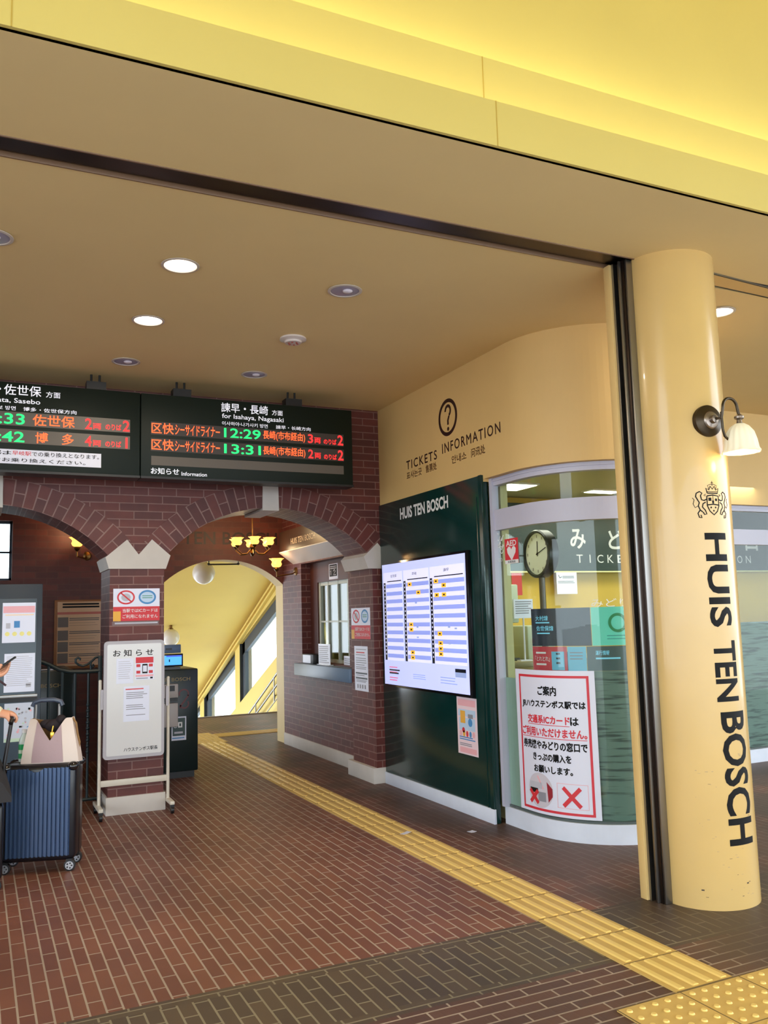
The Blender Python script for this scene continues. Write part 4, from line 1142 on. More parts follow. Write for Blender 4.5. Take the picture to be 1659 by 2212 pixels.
b.tube([(.84, GY, 1.16), (.835, GY, 1.13), (.838, GY, 1.085)], .008, 8)
b.build('scroll', IRON, g)

# --- ticket gate machines behind the pillar
def machine(x0, x1, y0, y1, h, label):
    t = thing('ticket_gate', ((x0+x1)/2, (y0+y1)/2, 0), label, 'ticket gate')
    b = MB(); b.box(x0, x1, y0, y1, .06, h, bev=.012); b.build('cabinet', mat('gate_green', (12, 34, 34), 0.28), t)
    b = MB(); b.box(x0+.03, x1-.03, y0+.03, y1-.03, 0, .062); b.build('plinth', BLACK, t)
    return t
GOLD = mat('gold_lettering', (150, 128, 74), .4)
t = machine(1.40, 1.935, 8.3, 9.25, 1.005, 'dark green ticket gate with a small blue screen right of the brick pillar')
GF = YP(8.3)
i = Ink(GF, .001); i.text('HUIS TEN BOSCH', 1.43, 1.86, .895, .928, 0, .01); i.build('lettering', GOLD, t)
i = Ink(GF, .001); i.ring(1.80, .775, .05, .014, .045, a0=-.6, a1=3.6); i.line([(1.845, .76), (1.80, .70), (1.765, .66), (1.77, .64)], .016); i.ring(1.805, .68, .045, .013, a0=3.4, a1=6.9); i.build('emblem', mat('dark_red_vinyl', (96, 22, 26), .4), t)
b = MB(); b.box(1.60, 1.735, 8.235, 8.3, .745, .875, bev=.01, m=0); b.box(1.625, 1.70, 8.228, 8.24, .81, .86, m=1); b.box(1.60, 1.725, 8.22, 8.3, .715, .745, m=1); b.build('ticket_reader', [mat('machine_beige', (196, 190, 186), .4), BLACK], t)
b = MB(); b.box(1.60, 1.735, 8.24, 8.3, .48, .70, bev=.01); b.build('card_reader', mat('machine_beige', (196, 190, 186), .4), t)
b = MB(); b.box(1.56, 1.80, 8.33, 8.36, 1.03, 1.15, bev=.006); b.box(1.62, 1.72, 8.36, 8.42, 1.0, 1.1); b.box(1.55, 1.77, 8.31, 8.36, 1.0, 1.028, m=0); b.build('monitor', mat('monitor_black', (22, 24, 32), .3), t)
i = Ink(YP(8.33), .001); i.rect(1.575, 1.785, 1.045, 1.135); i.rect(1.64, 1.785, 1.122, 1.135, 1, .0015); i.rect(1.665, 1.675, 1.075, 1.10, 2, .0015); i.build('monitor_screen', [mat('screen_sky', (60, 170, 250), .2, emit=1.1), mat('screen_deep', (30, 80, 230), .2, emit=1.0), INK], t)
b = MB(); b.box(1.56, 1.785, 8.36, 8.40, 1.155, 1.235, bev=.004); b.build('sign_box', mat('sign_blue_grey', (96, 122, 158), .4), t)
i = Ink(YP(8.36), .001); i.lines(1.64, 1.70, (1.185,), .02, 0, jit=0); i.build('sign_mark', NAVY, t)
p = poster('sticker', GF, 1.685, 1.822, .348, .565, 'white framed payment sticker low on the dark green ticket gate', 'sticker')
i = Ink(GF, .0025); i.rect(1.695, 1.812, .39, .553, 0); i.frame(1.745, 1.785, .465, .515, .012, 1, .003); i.ring(1.72, .48, .018, .008, m=1, o=.003); i.lines(1.71, 1.79, (.41,), .018, 2, .003, 0); i.lines(1.69, 1.81, (.365,), .01, 3, .003); i.build('printing', [mat('sticker_green', (34, 62, 58), .4), WHITE, LGREY, BLUE], p)
t = machine(.27, .826, 8.4, 9.3, 1.045, 'dark green ticket gate behind the iron gate at left')
i = Ink(YP(8.4), .001); i.text('HUIS TEN BOSCH', .29, .72, .895, .928, 0, .01); i.build('lettering', GOLD, t)
for q, (x, z) in enumerate(((.66, 1.047), (.60, 1.049))):
    b = MB(); b.box(x-.06, x+.08, 8.45, 8.62, z, z+.002); o = b.build('paper_sheet', PAPER); tag(o, ('front', 'rear')[q] + ' loose white paper lying on the ticket gate behind the iron gate', 'paper')

# --- wooden framed notice board on the end wall
NB = thing('notice_board', (.95, 9.84, 1.0), 'wooden framed notice board with a rust coloured timetable on the far brick wall', 'notice board')
nx0, nx1, nz0, nz1 = .757, 1.265, .985, 1.715
WOOD = mat('board_wood', (150, 96, 52), .5, var=.12, scale=5)
b = MB(); b.box(nx0, nx1, 9.815, 9.848, nz0, nz1, bev=.004); b.build('frame', WOOD, NB)
NF = YP(9.815)
i = Ink(NF, .001); i.rect(nx0+.03, nx1-.03, nz0+.03, nz1-.02, 0); i.build('sheet', mat('tan_sheet', (196, 148, 96), .3), NB)
i = Ink(NF, .002)
i.lines(nx0+.08, nx1-.05, (1.66, 1.63), .018, 0, jit=.05); i.rect(nx0+.03, nx1-.03, 1.56, 1.585, 1)
for z in (1.50, 1.36, 1.24, 1.12): i.rect(nx0+.035, nx0+.14, z-.075, z+.03, 2); i.lines(nx0+.15, nx1-.04, (z+.012, z-.006), .010, 2, jit=.05); i.lines(nx0+.15, nx1-.04, (z-.035, z-.06), .005, 3)
i.lines(nx0+.04, nx1-.1, (1.04,), .006, 1)
i.build('printing', [INK, mat('rust_red', (176, 74, 44), .4), mat('umber', (86, 66, 48), .4), mat('tan_dark', (150, 112, 74), .4)], NB)

# --- lamps in the corridor
def tulip(bm, c, r, n=40):
    def rf(i_, a): return (1+(.12*math.cos(6*a) if i_ >= 4 else 0), 0)
    bm.lathe([(r*.35, 0), (r*.75, .15*r), (r*.95, .55*r), (r*.8, 1.05*r), (r*.95, 1.4*r), (r*1.25, 1.62*r), (r*1.18, 1.6*r), (r*.88, 1.36*r), (r*.72, 1.05*r)], c, n=n, ruffle=rf)
AMB = mat('amber_glass', (255, 176, 80), .3, emit=3.2); BULB = mat('bulb_warm', (255, 226, 150), emit=14)
CX, CY, CZ = 2.662, 8.9, 2.235
ch = thing('chandelier', (CX, CY, 2.12), 'brass chandelier with six glowing tulip shades hanging in the corridor', 'chandelier')
b = MB(); b.tube([(CX, CY, 2.2), (CX, CY, 2.95)], .006, 8); b.lathe([(.05, 0), (.03, -.03), (.008, -.04)], (CX, CY, 2.95), n=16); b.build('rod', BRASS, ch)
b = MB(); b.lathe([(0, -.1), (.012, -.09), (.03, -.06), (.018, -.03), (.035, 0), (.02, .04), (.012, .1), (0, .11)], (CX, CY, 2.22), n=16); b.build('hub', BRASS, ch)
for q in range(6):
    a = q*PI/3+.35; ca, sa = math.cos(a), math.sin(a); R_ = .195
    b = MB(); b.tube([(CX+.02*ca, CY+.02*sa, 2.2), (CX+.07*ca, CY+.07*sa, 2.15), (CX+.14*ca, CY+.14*sa, 2.145), (CX+R_*ca, CY+R_*sa, 2.19), (CX+R_*ca, CY+R_*sa, CZ)], .007, 8)
    b.lathe([(.008, -.03), (.024, -.01), (.026, 0)], (CX+R_*ca, CY+R_*sa, CZ), n=12)
    arm = b.build('arm', BRASS, ch)
    b = MB(); tulip(b, (CX+R_*ca, CY+R_*sa, CZ), .05); b.build('lamp_shade', AMB, arm)
    b = MB(); b.ball((CX+R_*ca, CY+R_*sa, CZ+.045), .02, 10); b.build('bulb', BULB, arm)
point((CX, CY, 2.42), 24, r=.12)
def sconce(x, y, z, wall, label):
    t = thing('wall_lamp', (x, y, z), label, 'lamp')
    w = Vector(wall)
    n_ = (Vector((x, y, z))-w); n_.z = 0; n_.normalize()
    b = MB(); b.lathe([(.05, 0), (.045, .012), (.02, .02), (0, .022)], w, n_, 20); b.build('back_plate', BRASS, t)
    b = MB(); c = Vector((x, y, z)); b.tube([w, w+n_*.05+Vector((0, 0, -.03)), c+Vector((0, 0, -.10)), c+Vector((0, 0, -.06)), c], .008, 8); b.lathe([(.01, -.05), (.032, -.02), (.028, 0)], c, n=14); b.build('arm', BRASS, t)
    b = MB(); tulip(b, c, .062); b.build('lamp_shade', AMB, t)
    b = MB(); b.ball(c+Vector((0, 0, .055)), .024, 12); b.build('bulb', BULB, t)
sconce(3.06, 9.3, 2.03, (3.315, 9.36, 1.99), 'amber tulip wall lamp on the corridor right wall beside the arch')
point((3.03, 9.28, 2.22), 2.5, r=.05)
sconce(.955, 9.62, 2.27, (1.08, 9.85, 2.19), 'amber tulip wall lamp seen through the left arch')
point((.94, 9.55, 2.46), 7, r=.05)

# --- lit sign box above the ticket window
t = thing('sign_box', (3.22, 8.8, 2.08), 'brown sign box with a white underside above the ticket window', 'sign')
b = MB(); b.prism([(3.15, 2.215), (3.32, 2.09), (3.32, 2.46), (3.15, 2.44)], lambda p, q, d: Vector((p, d, q)), 7.9, 9.46); b.build('housing', mat('sign_brown', (52, 34, 24), .4), t)
b = MB(); b.prism([(3.145, 2.212), (3.315, 2.085), (3.315, 2.075), (3.145, 2.202)], lambda p, q, d: Vector((p, d, q)), 7.9, 9.46); b.build('underside', mat('white_underside', (226, 220, 214), .5), t)
i = Ink(XP(3.15), .001); i.text('HUIS TEN BOSCH', -9.06, -8.3, 2.27, 2.335, 0, .012); i.build('lettering', mat('pale_lettering', (186, 170, 150), .4), t)
p = poster('sticker', XP(3.425), -8.62, -8.37, 1.855, 2.02, 'small framed black and white sticker above the ticket window', 'sticker')
i = Ink(XP(3.425), .0025); i.rect(-8.60, -8.39, 1.885, 2.01, 0); i.lines(-8.585, -8.41, (1.985, 1.965), .01, 1, .003, 0); i.line([(-8.56, 1.90), (-8.56, 1.95), (-8.575, 1.94)], .016, 1, .003); i.line([(-8.49, 1.94), (-8.46, 1.955), (-8.43, 1.94), (-8.49, 1.90), (-8.42, 1.90)], .014, 1, .003); i.build('printing', [INK, LGREY], p)
b = MB(); b.box(3.19, 3.45, 7.57, 9.13, .835, .965, bev=.006)
tag(b.build('counter_shelf', mat('blue_grey_counter', (104, 128, 156), .35)), 'blue-grey counter shelf jutting out under the ticket window', 'counter')
t = thing('leaflet_box', (3.3, 8.9, .965), 'black leaflet box with a white front at the far end of the counter shelf', 'box')
b = MB(); b.box(3.25, 3.40, 8.68, 9.02, .965, 1.065, bev=.004); b.build('box_body', BLACK, t)
i = Ink(XP(3.25), .001); i.rect(-9.0, -8.76, .972, 1.055); i.build('label_sheet', PAPER, t)
def stand_sheet(x, ya, yb, z, h, label, n=9):
    t = thing('table_sign', (x, (ya+yb)/2, z), label, 'sign')
    b = MB(); b.box(x, x+.004, yb, ya, z+.006, z+h); b.box(x-.02, x+.05, yb, ya, z, z+.006); b.build('holder', mat('clear_acrylic', (226, 228, 236), .1), t)
    i = Ink(XP(x), .001); i.rect(-ya+.005, -yb-.005, z+.012, z+h-.005, 0); i.lines(-ya+.02, -yb-.02, [z+h-.03-.02*k for k in range(n)], .006, 1, .0016); i.build('sheet', [PAPER, GREY], t)
stand_sheet(3.28, 8.60, 8.27, .965, .215, 'white upright notice standing in the middle of the counter shelf')
stand_sheet(3.36, 8.10, 7.88, .965, .10, 'low white card standing at the near end of the counter shelf', 3)
b = MB(); b.tube([(2.43, 9.88, 2.14), (2.43, 9.88, 2.10), (2.78, 9.88, 2.105), (2.78, 9.88, 2.15)], .009, 8); b.ball((2.43, 9.88, 2.105), .016, 8); b.ball((2.78, 9.88, 2.108), .016, 8)
tag(b.build('rod', BLACK), 'short black rod hanging under the crown of the far arch', 'rod')

# --- globe lamps and handrail of the stairs
def globe(x, y, z, r, label):
    t = thing('globe_lamp', (x, y, z-r), label, 'lamp', 'globe lamps over the stairs')
    b = MB(); b.ball((x, y, z), r, 32); b.build('globe', mat('opal_glass', (216, 212, 210), .2), t)
    b = MB(); b.lathe([(r*.28, r*.9), (r*.3, r*1.05), (.03, r*1.1), (.03, max(zline(y)+.03-z, r*1.2))], (x, y, z), n=20); b.build('cap', BRASS, t)
globe(3.335, 13.9, 2.222, .182, 'white globe lamp under the crown of the far arch')
globe(3.332, 16.5, 1.158, .162, 'white globe lamp just above the ticket gate screen')
hr = thing('handrail', (4.6, 15, 0), 'steel double handrail sloping down the window wall of the stairs', 'handrail')
def rl(y, dz): return .691-.4815*(y-13.988)+dz
for dz in (.0, -.19, -.42):
    b = MB(); b.tube([(4.7, 12.9, rl(12.9, dz)), (4.7, 22, rl(22, dz))], .018 if dz > -.3 else .010, 8); b.build('rail', STEEL, hr)
for y in (13.4, 14.5, 15.6, 16.7):
    b = MB(); b.tube([(4.8, y, rl(y, -.3)), (4.72, y, rl(y, -.3)), (4.7, y, rl(y, -.42)), (4.7, y, rl(y, 0))], .012, 8); b.build('bracket', STEEL, hr)

# ================================================================== THINGS: ticket office interior
LAMPW = mat('office_light', (255, 252, 224), emit=7)
for x, y, w, d, lab in ((4.38, 6.62, .5, .34, 'left white ceiling light panel inside the ticket office'), (5.55, 6.65, .34, .14, 'small middle ceiling light inside the ticket office'), (6.6, 6.5, .5, .3, 'ceiling light panel in the ticket office beside the guide post')):
    t = thing('light_panel', (x, y, 2.60), lab, 'ceiling light')
    b = MB(); b.box(x-w/2-.02, x+w/2+.02, y-d/2-.02, y+d/2+.02, 2.606, 2.62); b.build('frame', WHITE, t)
    b = MB(); b.box(x-w/2, x+w/2, y-d/2, y+d/2, 2.601, 2.6065); b.build('diffuser', LAMPW, t)
area('office_lamp', (5.3, 6.2, 2.59), (3.0, .8), 46, (1.0, 0.97, 0.82))
area('office_lamp', (5.0, 8.6, 2.58), (2.0, .6), 4, (1.0, 0.95, 0.72))

# header sign
hs = thing('header_sign', (6.5, 7.24, 1.86), 'long dark green header sign with spaced white ticket lettering inside the office', 'sign')
b = MB(); b.box(3.56, 10.4, 7.2, 7.315, 1.86, 2.55, bev=.004); b.build('board', mat('header_green', (44, 62, 56), .45, var=.12, scale=6), hs)
b = MB(); b.box(3.56, 10.4, 7.19, 7.2, 1.845, 1.86); b.build('edge_strip', mat('pale_strip', (220, 214, 150), .4), hs)
HF = YP(7.2)
for k_i, c in enumerate('みどりの窓口'):
    x = 5.55+.5*k_i
    i = Ink(HF, .001); i.text(c, x, x+.2, 2.09, 2.30, 0, .02); i.build('lettering', WHITE, hs)
x = 5.62
for c in 'TICKETS INFORMATION':
    if c != ' ':
        i = Ink(HF, .001); i.text(c, x+(.034 if c == 'I' else 0), x+(.046 if c == 'I' else .08), 1.945, 2.03, 0, .0); i.build('small_lettering', WHITE, hs)
    x += .1345
# station clock on a post
CLK = Vector((4.239, 5.9, 1.93))
ck = thing('clock', (4.239, 5.9, 0), 'round dark rimmed clock on a post behind the office glass', 'clock')
cn = Vector((-1, .03, 0)).normalized(); cu_ = Vector((0, 0, 1)); cr_ = cu_.cross(cn)*1.0
if cr_.y > 0: cr_ = -cr_
b = MB(); b.lathe([(0, -.05), (.19, -.05), (.2, -.04), (.2, .045), (.19, .055), (.176, .055), (.172, .03)], CLK, cn, 48); b.build('rim', mat('clock_rim', (22, 34, 32), .3), ck)
CK = lambda s, t, o: CLK + cn*(.032+o) + cr_*s + cu_*t
i = Ink(CK, 0); i.disc(0, 0, .174, n=48); i.build('face', mat('clock_face', (230, 234, 240), .5), ck)
i = Ink(CK, .001)
for h in range(12):
    a = h*PI/6
    i.rect(.145*math.sin(a)-.006, .145*math.sin(a)+.006, .145*math.cos(a)-.012, .145*math.cos(a)+.012)
i.build('hour_marks', GREY, ck)
i = Ink(CK, .002); i.line([(0, -.02), (.004, .105)], .011); i.build('hour_hand', INK, ck)
i = Ink(CK, .003); i.line([(-.02, -.006), (.128, .045)], .008); i.disc(0, 0, .012); i.build('minute_hand', INK, ck)
b = MB(); b.tube([(4.239, 5.9, 0), (4.239, 5.9, 1.74)], .026, 14); b.lathe([(.10, 0), (.09, .02), (.03, .03)], (4.239, 5.9, 0), n=20); b.build('post', mat('clock_post', (96, 88, 80), .35, .8), ck)
# counter, monitor, printer, papers
b = MB(); b.box(3.72, 7.6, 6.3, 6.95, .98, 1.03, bev=.006, m=0); b.box(3.76, 7.56, 6.36, 6.93, 0, .98, m=1)
tag(b.build('counter', [mat('counter_top', (168, 158, 120), .4), mat('counter_front', (190, 160, 74), .5)]), 'yellowish service counter inside the ticket office', 'counter')
t = thing('monitor', (4.2, 6.5, 1.03), 'pale grey computer monitor on the office counter under the header sign', 'monitor')
b = MB(); b.box(4.10, 4.37, 6.45, 6.53, 1.36, 1.70, bev=.012); b.build('casing', mat('office_grey', (186, 196, 170), .5), t)
b = MB(); b.box(4.2, 4.27, 6.47, 6.52, 1.05, 1.37); b.box(4.13, 4.34, 6.42, 6.6, 1.03, 1.055); b.build('stand', mat('office_dark', (70, 70, 60), .5), t)
t = thing('printer', (4.6, 6.6, 1.03), 'boxy pale ticket printer on the counter beside the clock post', 'printer')
b = MB(); b.box(4.45, 4.75, 6.45, 6.8, 1.03, 1.33, bev=.015); b.build('casing', mat('office_grey', (186, 196, 170), .5), t)
b = MB(); b.box(4.5, 4.7, 6.43, 6.46, 1.15, 1.2); b.build('slot', BLACK, t)
t = thing('table_sign', (4.35, 6.34, 1.03), 'white printed card standing on the counter in front of the monitor', 'sign')
b = MB(); b.box(4.24, 4.44, 6.335, 6.345, 1.40, 1.565); b.tube([(4.34, 6.345, 1.03), (4.34, 6.345, 1.42)], .008); b.box(4.28, 4.40, 6.32, 6.38, 1.03, 1.04); b.build('holder', PAPER, t)
i = Ink(YP(6.335), .001); i.lines(4.255, 4.43, [1.54-.02*k for k in range(6)], .008, 0); i.build('printing', GREY, t)
p = poster('notice_sheet', YP(7.19), 5.345, 5.60, 1.625, 1.845, 'white handwritten sheet hanging below the header sign in the office', 'notice')
i = Ink(YP(7.19), .0025); i.line([(5.37, 1.82), (5.385, 1.79), (5.41, 1.80)], .008, 0); i.lines(5.42, 5.57, (1.80, 1.785), .01, 1, jit=.05); i.lines(5.36, 5.58, (1.75, 1.735), .008, 1, jit=.1); i.build('printing', [INK, GREY], p)
p = poster('banner', YP(7.188), 4.80, 4.92, 1.62, 1.84, 'small red banner hanging below the header sign at its left end', 'banner', m=mat('banner_red', (196, 60, 56), .5))
t = thing('office_chair', (4.3, 5.6, 0), 'dark blue office chair behind the glass left of the red window graphic', 'chair')
FAB = mat('chair_blue', (52, 62, 92), .8)
b = MB(); b.box(4.08, 4.52, 5.40, 5.82, .44, .52, bev=.03); b.build('seat', FAB, t)
b = MB(); b.box(4.10, 4.50, 5.80, 5.86, .62, 1.12, bev=.03); b.build('backrest', FAB, t)
b = MB(); b.tube([(4.3, 5.6, .08), (4.3, 5.6, .45)], .025); b.tube([(4.3, 5.7, .46), (4.3, 5.87, .5), (4.3, 5.87, .8)], .015)
for q in range(5):
    a = q*2*PI/5; b.tube([(4.3, 5.6, .09), (4.3+.24*math.cos(a), 5.6+.24*math.sin(a), .055)], .016); b.ball((4.3+.24*math.cos(a), 5.6+.24*math.sin(a), .028), .028, 10)
b.build('base', BLACK, t)

t = thing('shelf_unit', (4.9, 8.5, 0), 'dark shelf unit with boxes seen through the ticket window', 'shelf')
SHB = mat('shelf_brown', (60, 46, 34), .6)
b = MB()
for z in (.4, .85, 1.25, 1.62, 2.0): b.box(4.7, 5.1, 7.6, 9.6, z, z+.03)
for y in (7.6, 8.25, 8.9, 9.57): b.box(4.7, 5.1, y, y+.03, 0, 2.03)
b.build('carcass', SHB, t)
for k in range(14):
    y = 7.68+.135*k
    z = (.88, 1.28, 1.65)[k % 3]
    b = MB(); b.box(4.72, 5.0, y, y+.1, z, z+.14+.1*((k*7) % 5)/5, bev=.004); o = b.build('storage_box', mat(('box_grey', 'box_olive', 'box_tan')[k % 3], ((150, 150, 140), (110, 112, 60), (150, 116, 70))[k % 3], .6)); tag(o, 'storage box on the shelves behind the ticket window panes', 'box', 'storage boxes behind the ticket window')

# ================================================================== THINGS: luggage and traveller at the left edge
PH = math.radians(-17.6)
U = Vector((math.cos(PH), math.sin(PH), 0)); N = Vector((-math.sin(PH), math.cos(PH), 0))    # along the front, and into the depth
O = Vector((.160, 5.725, 0))
def SL_(a, d, z): return O + U*a + N*d + Vector((0, 0, z))
SHELL = mat('suitcase_shell', (16, 18, 26), .32, spec=.5, coat=.15); RIB = mat('suitcase_rib', (82, 106, 144), .22, .5, coat=.4)
s1 = thing('suitcase', tuple(SL_(.21, .13, 0)), 'black ribbed hard suitcase with a pale handbag standing on it', 'suitcase')
W_, D_ = .425, .245; Z0, Z1 = .062, .625
b = MB()
def sbox(b_, a0, a1, d0, d1, z0, z1, bev, m=0): b_.box(a0, a1, d0, d1, z0, z1, bev=bev, m=m, seg=4, fn=SL_)
sbox(b, 0, W_, .012, D_, Z0, Z1, .035); b.build('shell', SHELL, s1)
b = MB(); n_r = 15; P = []
x0r, x1r = .03, W_-.03; pit_ = (x1r-x0r)/n_r
def ribz(a, zt):
    return zt
b2 = []
pts_ = []
for k in range(n_r):
    c = x0r+pit_*(k+.5)
    wide = .40 if abs(k-7) > .5 else .5
    for (da, dd) in ((-.5, .008), (-.34, .008), (-.2, -.008), (.2, -.008), (.34, .008)):
        pts_.append((c+da*pit_, dd))
pts_.append((x1r, .006))
def ztop(a):
    m_ = abs(a-W_*.47)
    return Z1-.02-(.022*max(0, 1-(m_/.045)**2) if m_ < .045 else 0)
g_ = [[b.bm.verts.new(SL_(a, d, z)) for z in (Z0+.035, Z0+.05, ztop(a)-.012, ztop(a))] for a, d in [(p, q) for p, q in pts_]]
for r in g_:
    for q in (0, 3): pass
for A_, B_ in zip(g_, g_[1:]):
    for q in range(3): b.bm.faces.new([A_[q], B_[q], B_[q+1], A_[q+1]])
b.build('ribbed_front', RIB, s1, angle=.9)
b = MB(); sbox(b, -.003, W_+.003, D_*.48, D_*.56, Z0-.003, Z1+.003, .03); b.build('zip_band', BLACK, s1)
b = MB()
for a in (.02, W_-.02):
    for d in (.03, D_-.02): b.ball(SL_(a, d, Z1-.018), .034, 14, sc=(1, 1, .8))
b.build('corner_guard', mat('gloss_guard', (24, 24, 28), .08, spec=.8), s1)
for a in (.025, W_-.03):
    for d in (.035, D_-.03):
        b = MB(); c = SL_(a, d, .033)
        b.lathe([(0, -.016), (.02, -.016), (.022, -.012)], c+N*-.004, -N, 20, m=1)
        b.lathe([(.012, -.02), (.032, -.018), (.033, 0), (.033, .014), (.012, .016)], c, -N, 24, m=0)
        b.lathe([(0, .0165), (.024, .0165)], c, -N, 24, m=1)
        for q in range(5): b.ball(c-N*.0165+U*(.014*math.cos(q*1.2566))+Vector((0, 0, .014*math.sin(q*1.2566))), .005, 8, m=0)
        b.box(-.018, .018, -.02, .02, .028, .04, m=0, fn=lambda x, y, z: c+U*x+N*y+Vector((0, 0, z)))
        b.build('wheel', [BLACK, mat('wheel_silver', (206, 212, 222), .25, .7)], s1)
b = MB()
for a in (.135, .275): b.tube([SL_(a, D_-.02, Z1-.03), SL_(a, D_-.02, Z1+.335)], .008, 8, m=1)
b.tube([SL_(.115, D_-.02, Z1+.325), SL_(.125, D_-.02, Z1+.35), SL_(.165, D_-.02, Z1+.362), SL_(.245, D_-.02, Z1+.362), SL_(.285, D_-.02, Z1+.35), SL_(.295, D_-.02, Z1+.325)], .014, 10)
b.build('telescopic_handle', [mat('handle_grey', (70, 80, 100), .3), STEEL], s1)

# handbag on the suitcase
hb = thing('handbag', tuple(SL_(.27, .13, Z1)), 'cream and mauve leather handbag standing on the ribbed suitcase', 'handbag')
BC = SL_(.262, .115, Z1+.001)
def HB(a, d, z): return BC + U*a + N*d + Vector((0, 0, z))
CRL = mat('cream_leather', (226, 208, 196), .45, bump=.05, scale=60); MAU = mat('mauve_leather', (176, 148, 150), .5, bump=.05, scale=60)
hh = .262
def wid(v): return .168-.045*v**1.2
def dep(v): return .068-.026*v
def dip(u): return 1-.5*max(0, 1-abs(u)/.72)**1.2
def front(u, v, sgn, off=0):
    vv = v*(dip(u) if sgn < 0 else 1-.08*(1-u*u))
    w_ = wid(vv)
    return HB(u*w_, sgn*(dep(vv)*(1-.25*u*u)+.008*math.sin(PI*vv)+off), hh*vv+.012*0)
us = [-1+2*k/24 for k in range(25)]; vs = [k/14 for k in range(15)]
b = MB()
b.grid(lambda u, v: front(u, v, -1), us, vs); b.grid(lambda u, v: front(u, v, 1), us, vs)
for sg in (-1, 1):
    b.grid(lambda q, v: front(sg, v, -1).lerp(front(sg, v, 1), q)+U*(sg*.012*math.sin(PI*q)*(1-v*1.6)), [k/6 for k in range(7)], vs)
b.grid(lambda u, q: front(u, 0, -1).lerp(front(u, 0, 1), q), us, [k/4 for k in range(5)])
b.build('body', CRL, hb, merge=True)
b = MB(); uc = [-.62+1.10*k/14 for k in range(15)]
b.grid(lambda u, v: front(u, v, -1, .0025), uc, [.02+.975*k/14 for k in range(15)]); b.build('centre_panel', MAU, hb)
b = MB(); b.grid(lambda u, v: front(u, v, -1).lerp(front(u, v, 1), .12)+Vector((0, 0, -.004)), us, [.3+.65*k/6 for k in range(7)]); b.grid(lambda u, v: front(u, v, 1, -.004), us, vs)
b.build('lining', mat('tan_lining', (150, 108, 60), .7), hb)
b = MB(); c = HB(.01, -.05, .172); b.box(c.x-.011, c.x+.011, c.y-.012, c.y-.002, c.z-.028, c.z+.012, bev=.004); b.tube([c+Vector((0, .0, .01)), c+Vector((.006, .004, .045))], .004); b.build('gold_charm', mat('gold', (220, 170, 70), .25, .9), hb)
b = MB()
b.ball(HB(.02, .0, hh*.82), .05, 14, sc=(1.3, .6, .8)); b.ball(HB(-.03, .0, hh*.86), .035, 14, sc=(1.3, .6, .8)); b.ball(HB(.05, 0, hh*.95), .03, 12); b.build('dark_scarf', mat('dark_scarf', (34, 24, 30), .8, bump=.4, scale=30), hb)
b = MB(); P = [HB(.118, 0, hh*.98), HB(.14, .0, hh*.86), HB(.15, -.0, hh*.6), HB(.162, 0, hh*.42), HB(.158, .0, hh*.3)]; b.tube(P, .006, 8); b.build('strap', mat('tan_strap', (150, 112, 60), .5), hb)

# bottle behind the bag
bt = thing('bottle', tuple(SL_(.082, .175, Z1)), 'green labelled plastic drink bottle behind the handbag', 'bottle')
c = SL_(.082, .175, Z1+.001)
b = MB(); b.lathe([(0, 0), (.028, 0), (.031, .01), (.031, .11), (.029, .13), (.013, .165), (.013, .175)], c, n=24); b.build('body', mat('bottle_clear', (200, 214, 206), .1), bt)
b = MB(); b.lathe([(.0318, .02), (.0318, .105)], c, n=24); b.build('wrapper', mat('bottle_green', (24, 160, 88), .35), bt)
b = MB(); b.lathe([(.0322, .05), (.0322, .072)], c, n=24); b.build('wrapper_band', mat('pale_green', (196, 220, 196), .4), bt)
b = MB(); b.lathe([(.015, .172), (.015, .192), (0, .192)], c, n=18); b.build('cap', WHITE, bt)

# second suitcase, at the very edge
s2 = thing('suitcase', (.064, 5.55, 0), 'plain black upright suitcase at the left edge with its handle held', 'suitcase')
b = MB(); b.box(-.045, .172, 5.40, 5.695, .055, .47, bev=.03, seg=4); b.build('shell', SHELL, s2)
for x in (-.01, .142):
    for y in (5.43, 5.665):
        b = MB(); b.lathe([(0, -.012), (.027, -.012), (.028, 0), (.027, .012), (0, .012)], (x, y, .028), (0, 1, 0), 20); b.box(x-.012, x+.012, y-.012, y+.012, .03, .058); b.build('wheel', BLACK, s2)
b = MB()
for y in (5.49, 5.60): b.tube([(.14, y, .44), (.205, y, .905)], .008, 8)
b.tube([(.198, 5.46, .90), (.205, 5.48, .917), (.207, 5.61, .917), (.2, 5.63, .90)], .013, 10)
b.build('telescopic_handle', BLACK, s2)
jk = MB()
us = [k/12 for k in range(13)]
jk.grid(lambda u, v: Vector((-.06+.27*u-.03*u*v, 5.40+.30*v, .485+.27*(1-.75*(max(0, u-.70)/.30)**1.5)*min(1, .5+1.5*u)*(.4+.6*math.sin(PI*v)) + .012*math.sin(18*u+7*v))), us, us)
jk.grid(lambda u, v: Vector((-.06+.27*u-.03*u*v, 5.40+.30*v, .473+.004*math.sin(9*u))), us, us)
for u in (0, 1): jk.grid(lambda v, w: Vector((-.06+.27*u-.03*u*v, 5.40+.30*v, (.473+.004*math.sin(9*u))*(1-w)+w*(.485+.27*(1-.75*(max(0, u-.70)/.30)**1.5)*min(1, .5+1.5*u)*(.4+.6*math.sin(PI*v)) + .012*math.sin(18*u+7*v)))), us, [0, 1])
for v in (0, 1): jk.grid(lambda u, w: Vector((-.06+.27*u-.03*u*v, 5.40+.30*v, (.473+.004*math.sin(9*u))*(1-w)+w*(.485+.27*(1-.75*(max(0, u-.70)/.30)**1.5)*min(1, .5+1.5*u)*(.4+.6*math.sin(PI*v)) + .012*math.sin(18*u+7*v)))), us, [0, 1])
tag(jk.build('jacket', mat('charcoal_cloth', (44, 42, 44), .85, bump=.3, scale=25), merge=True), 'charcoal jacket draped over the plain black suitcase at the left edge', 'jacket')

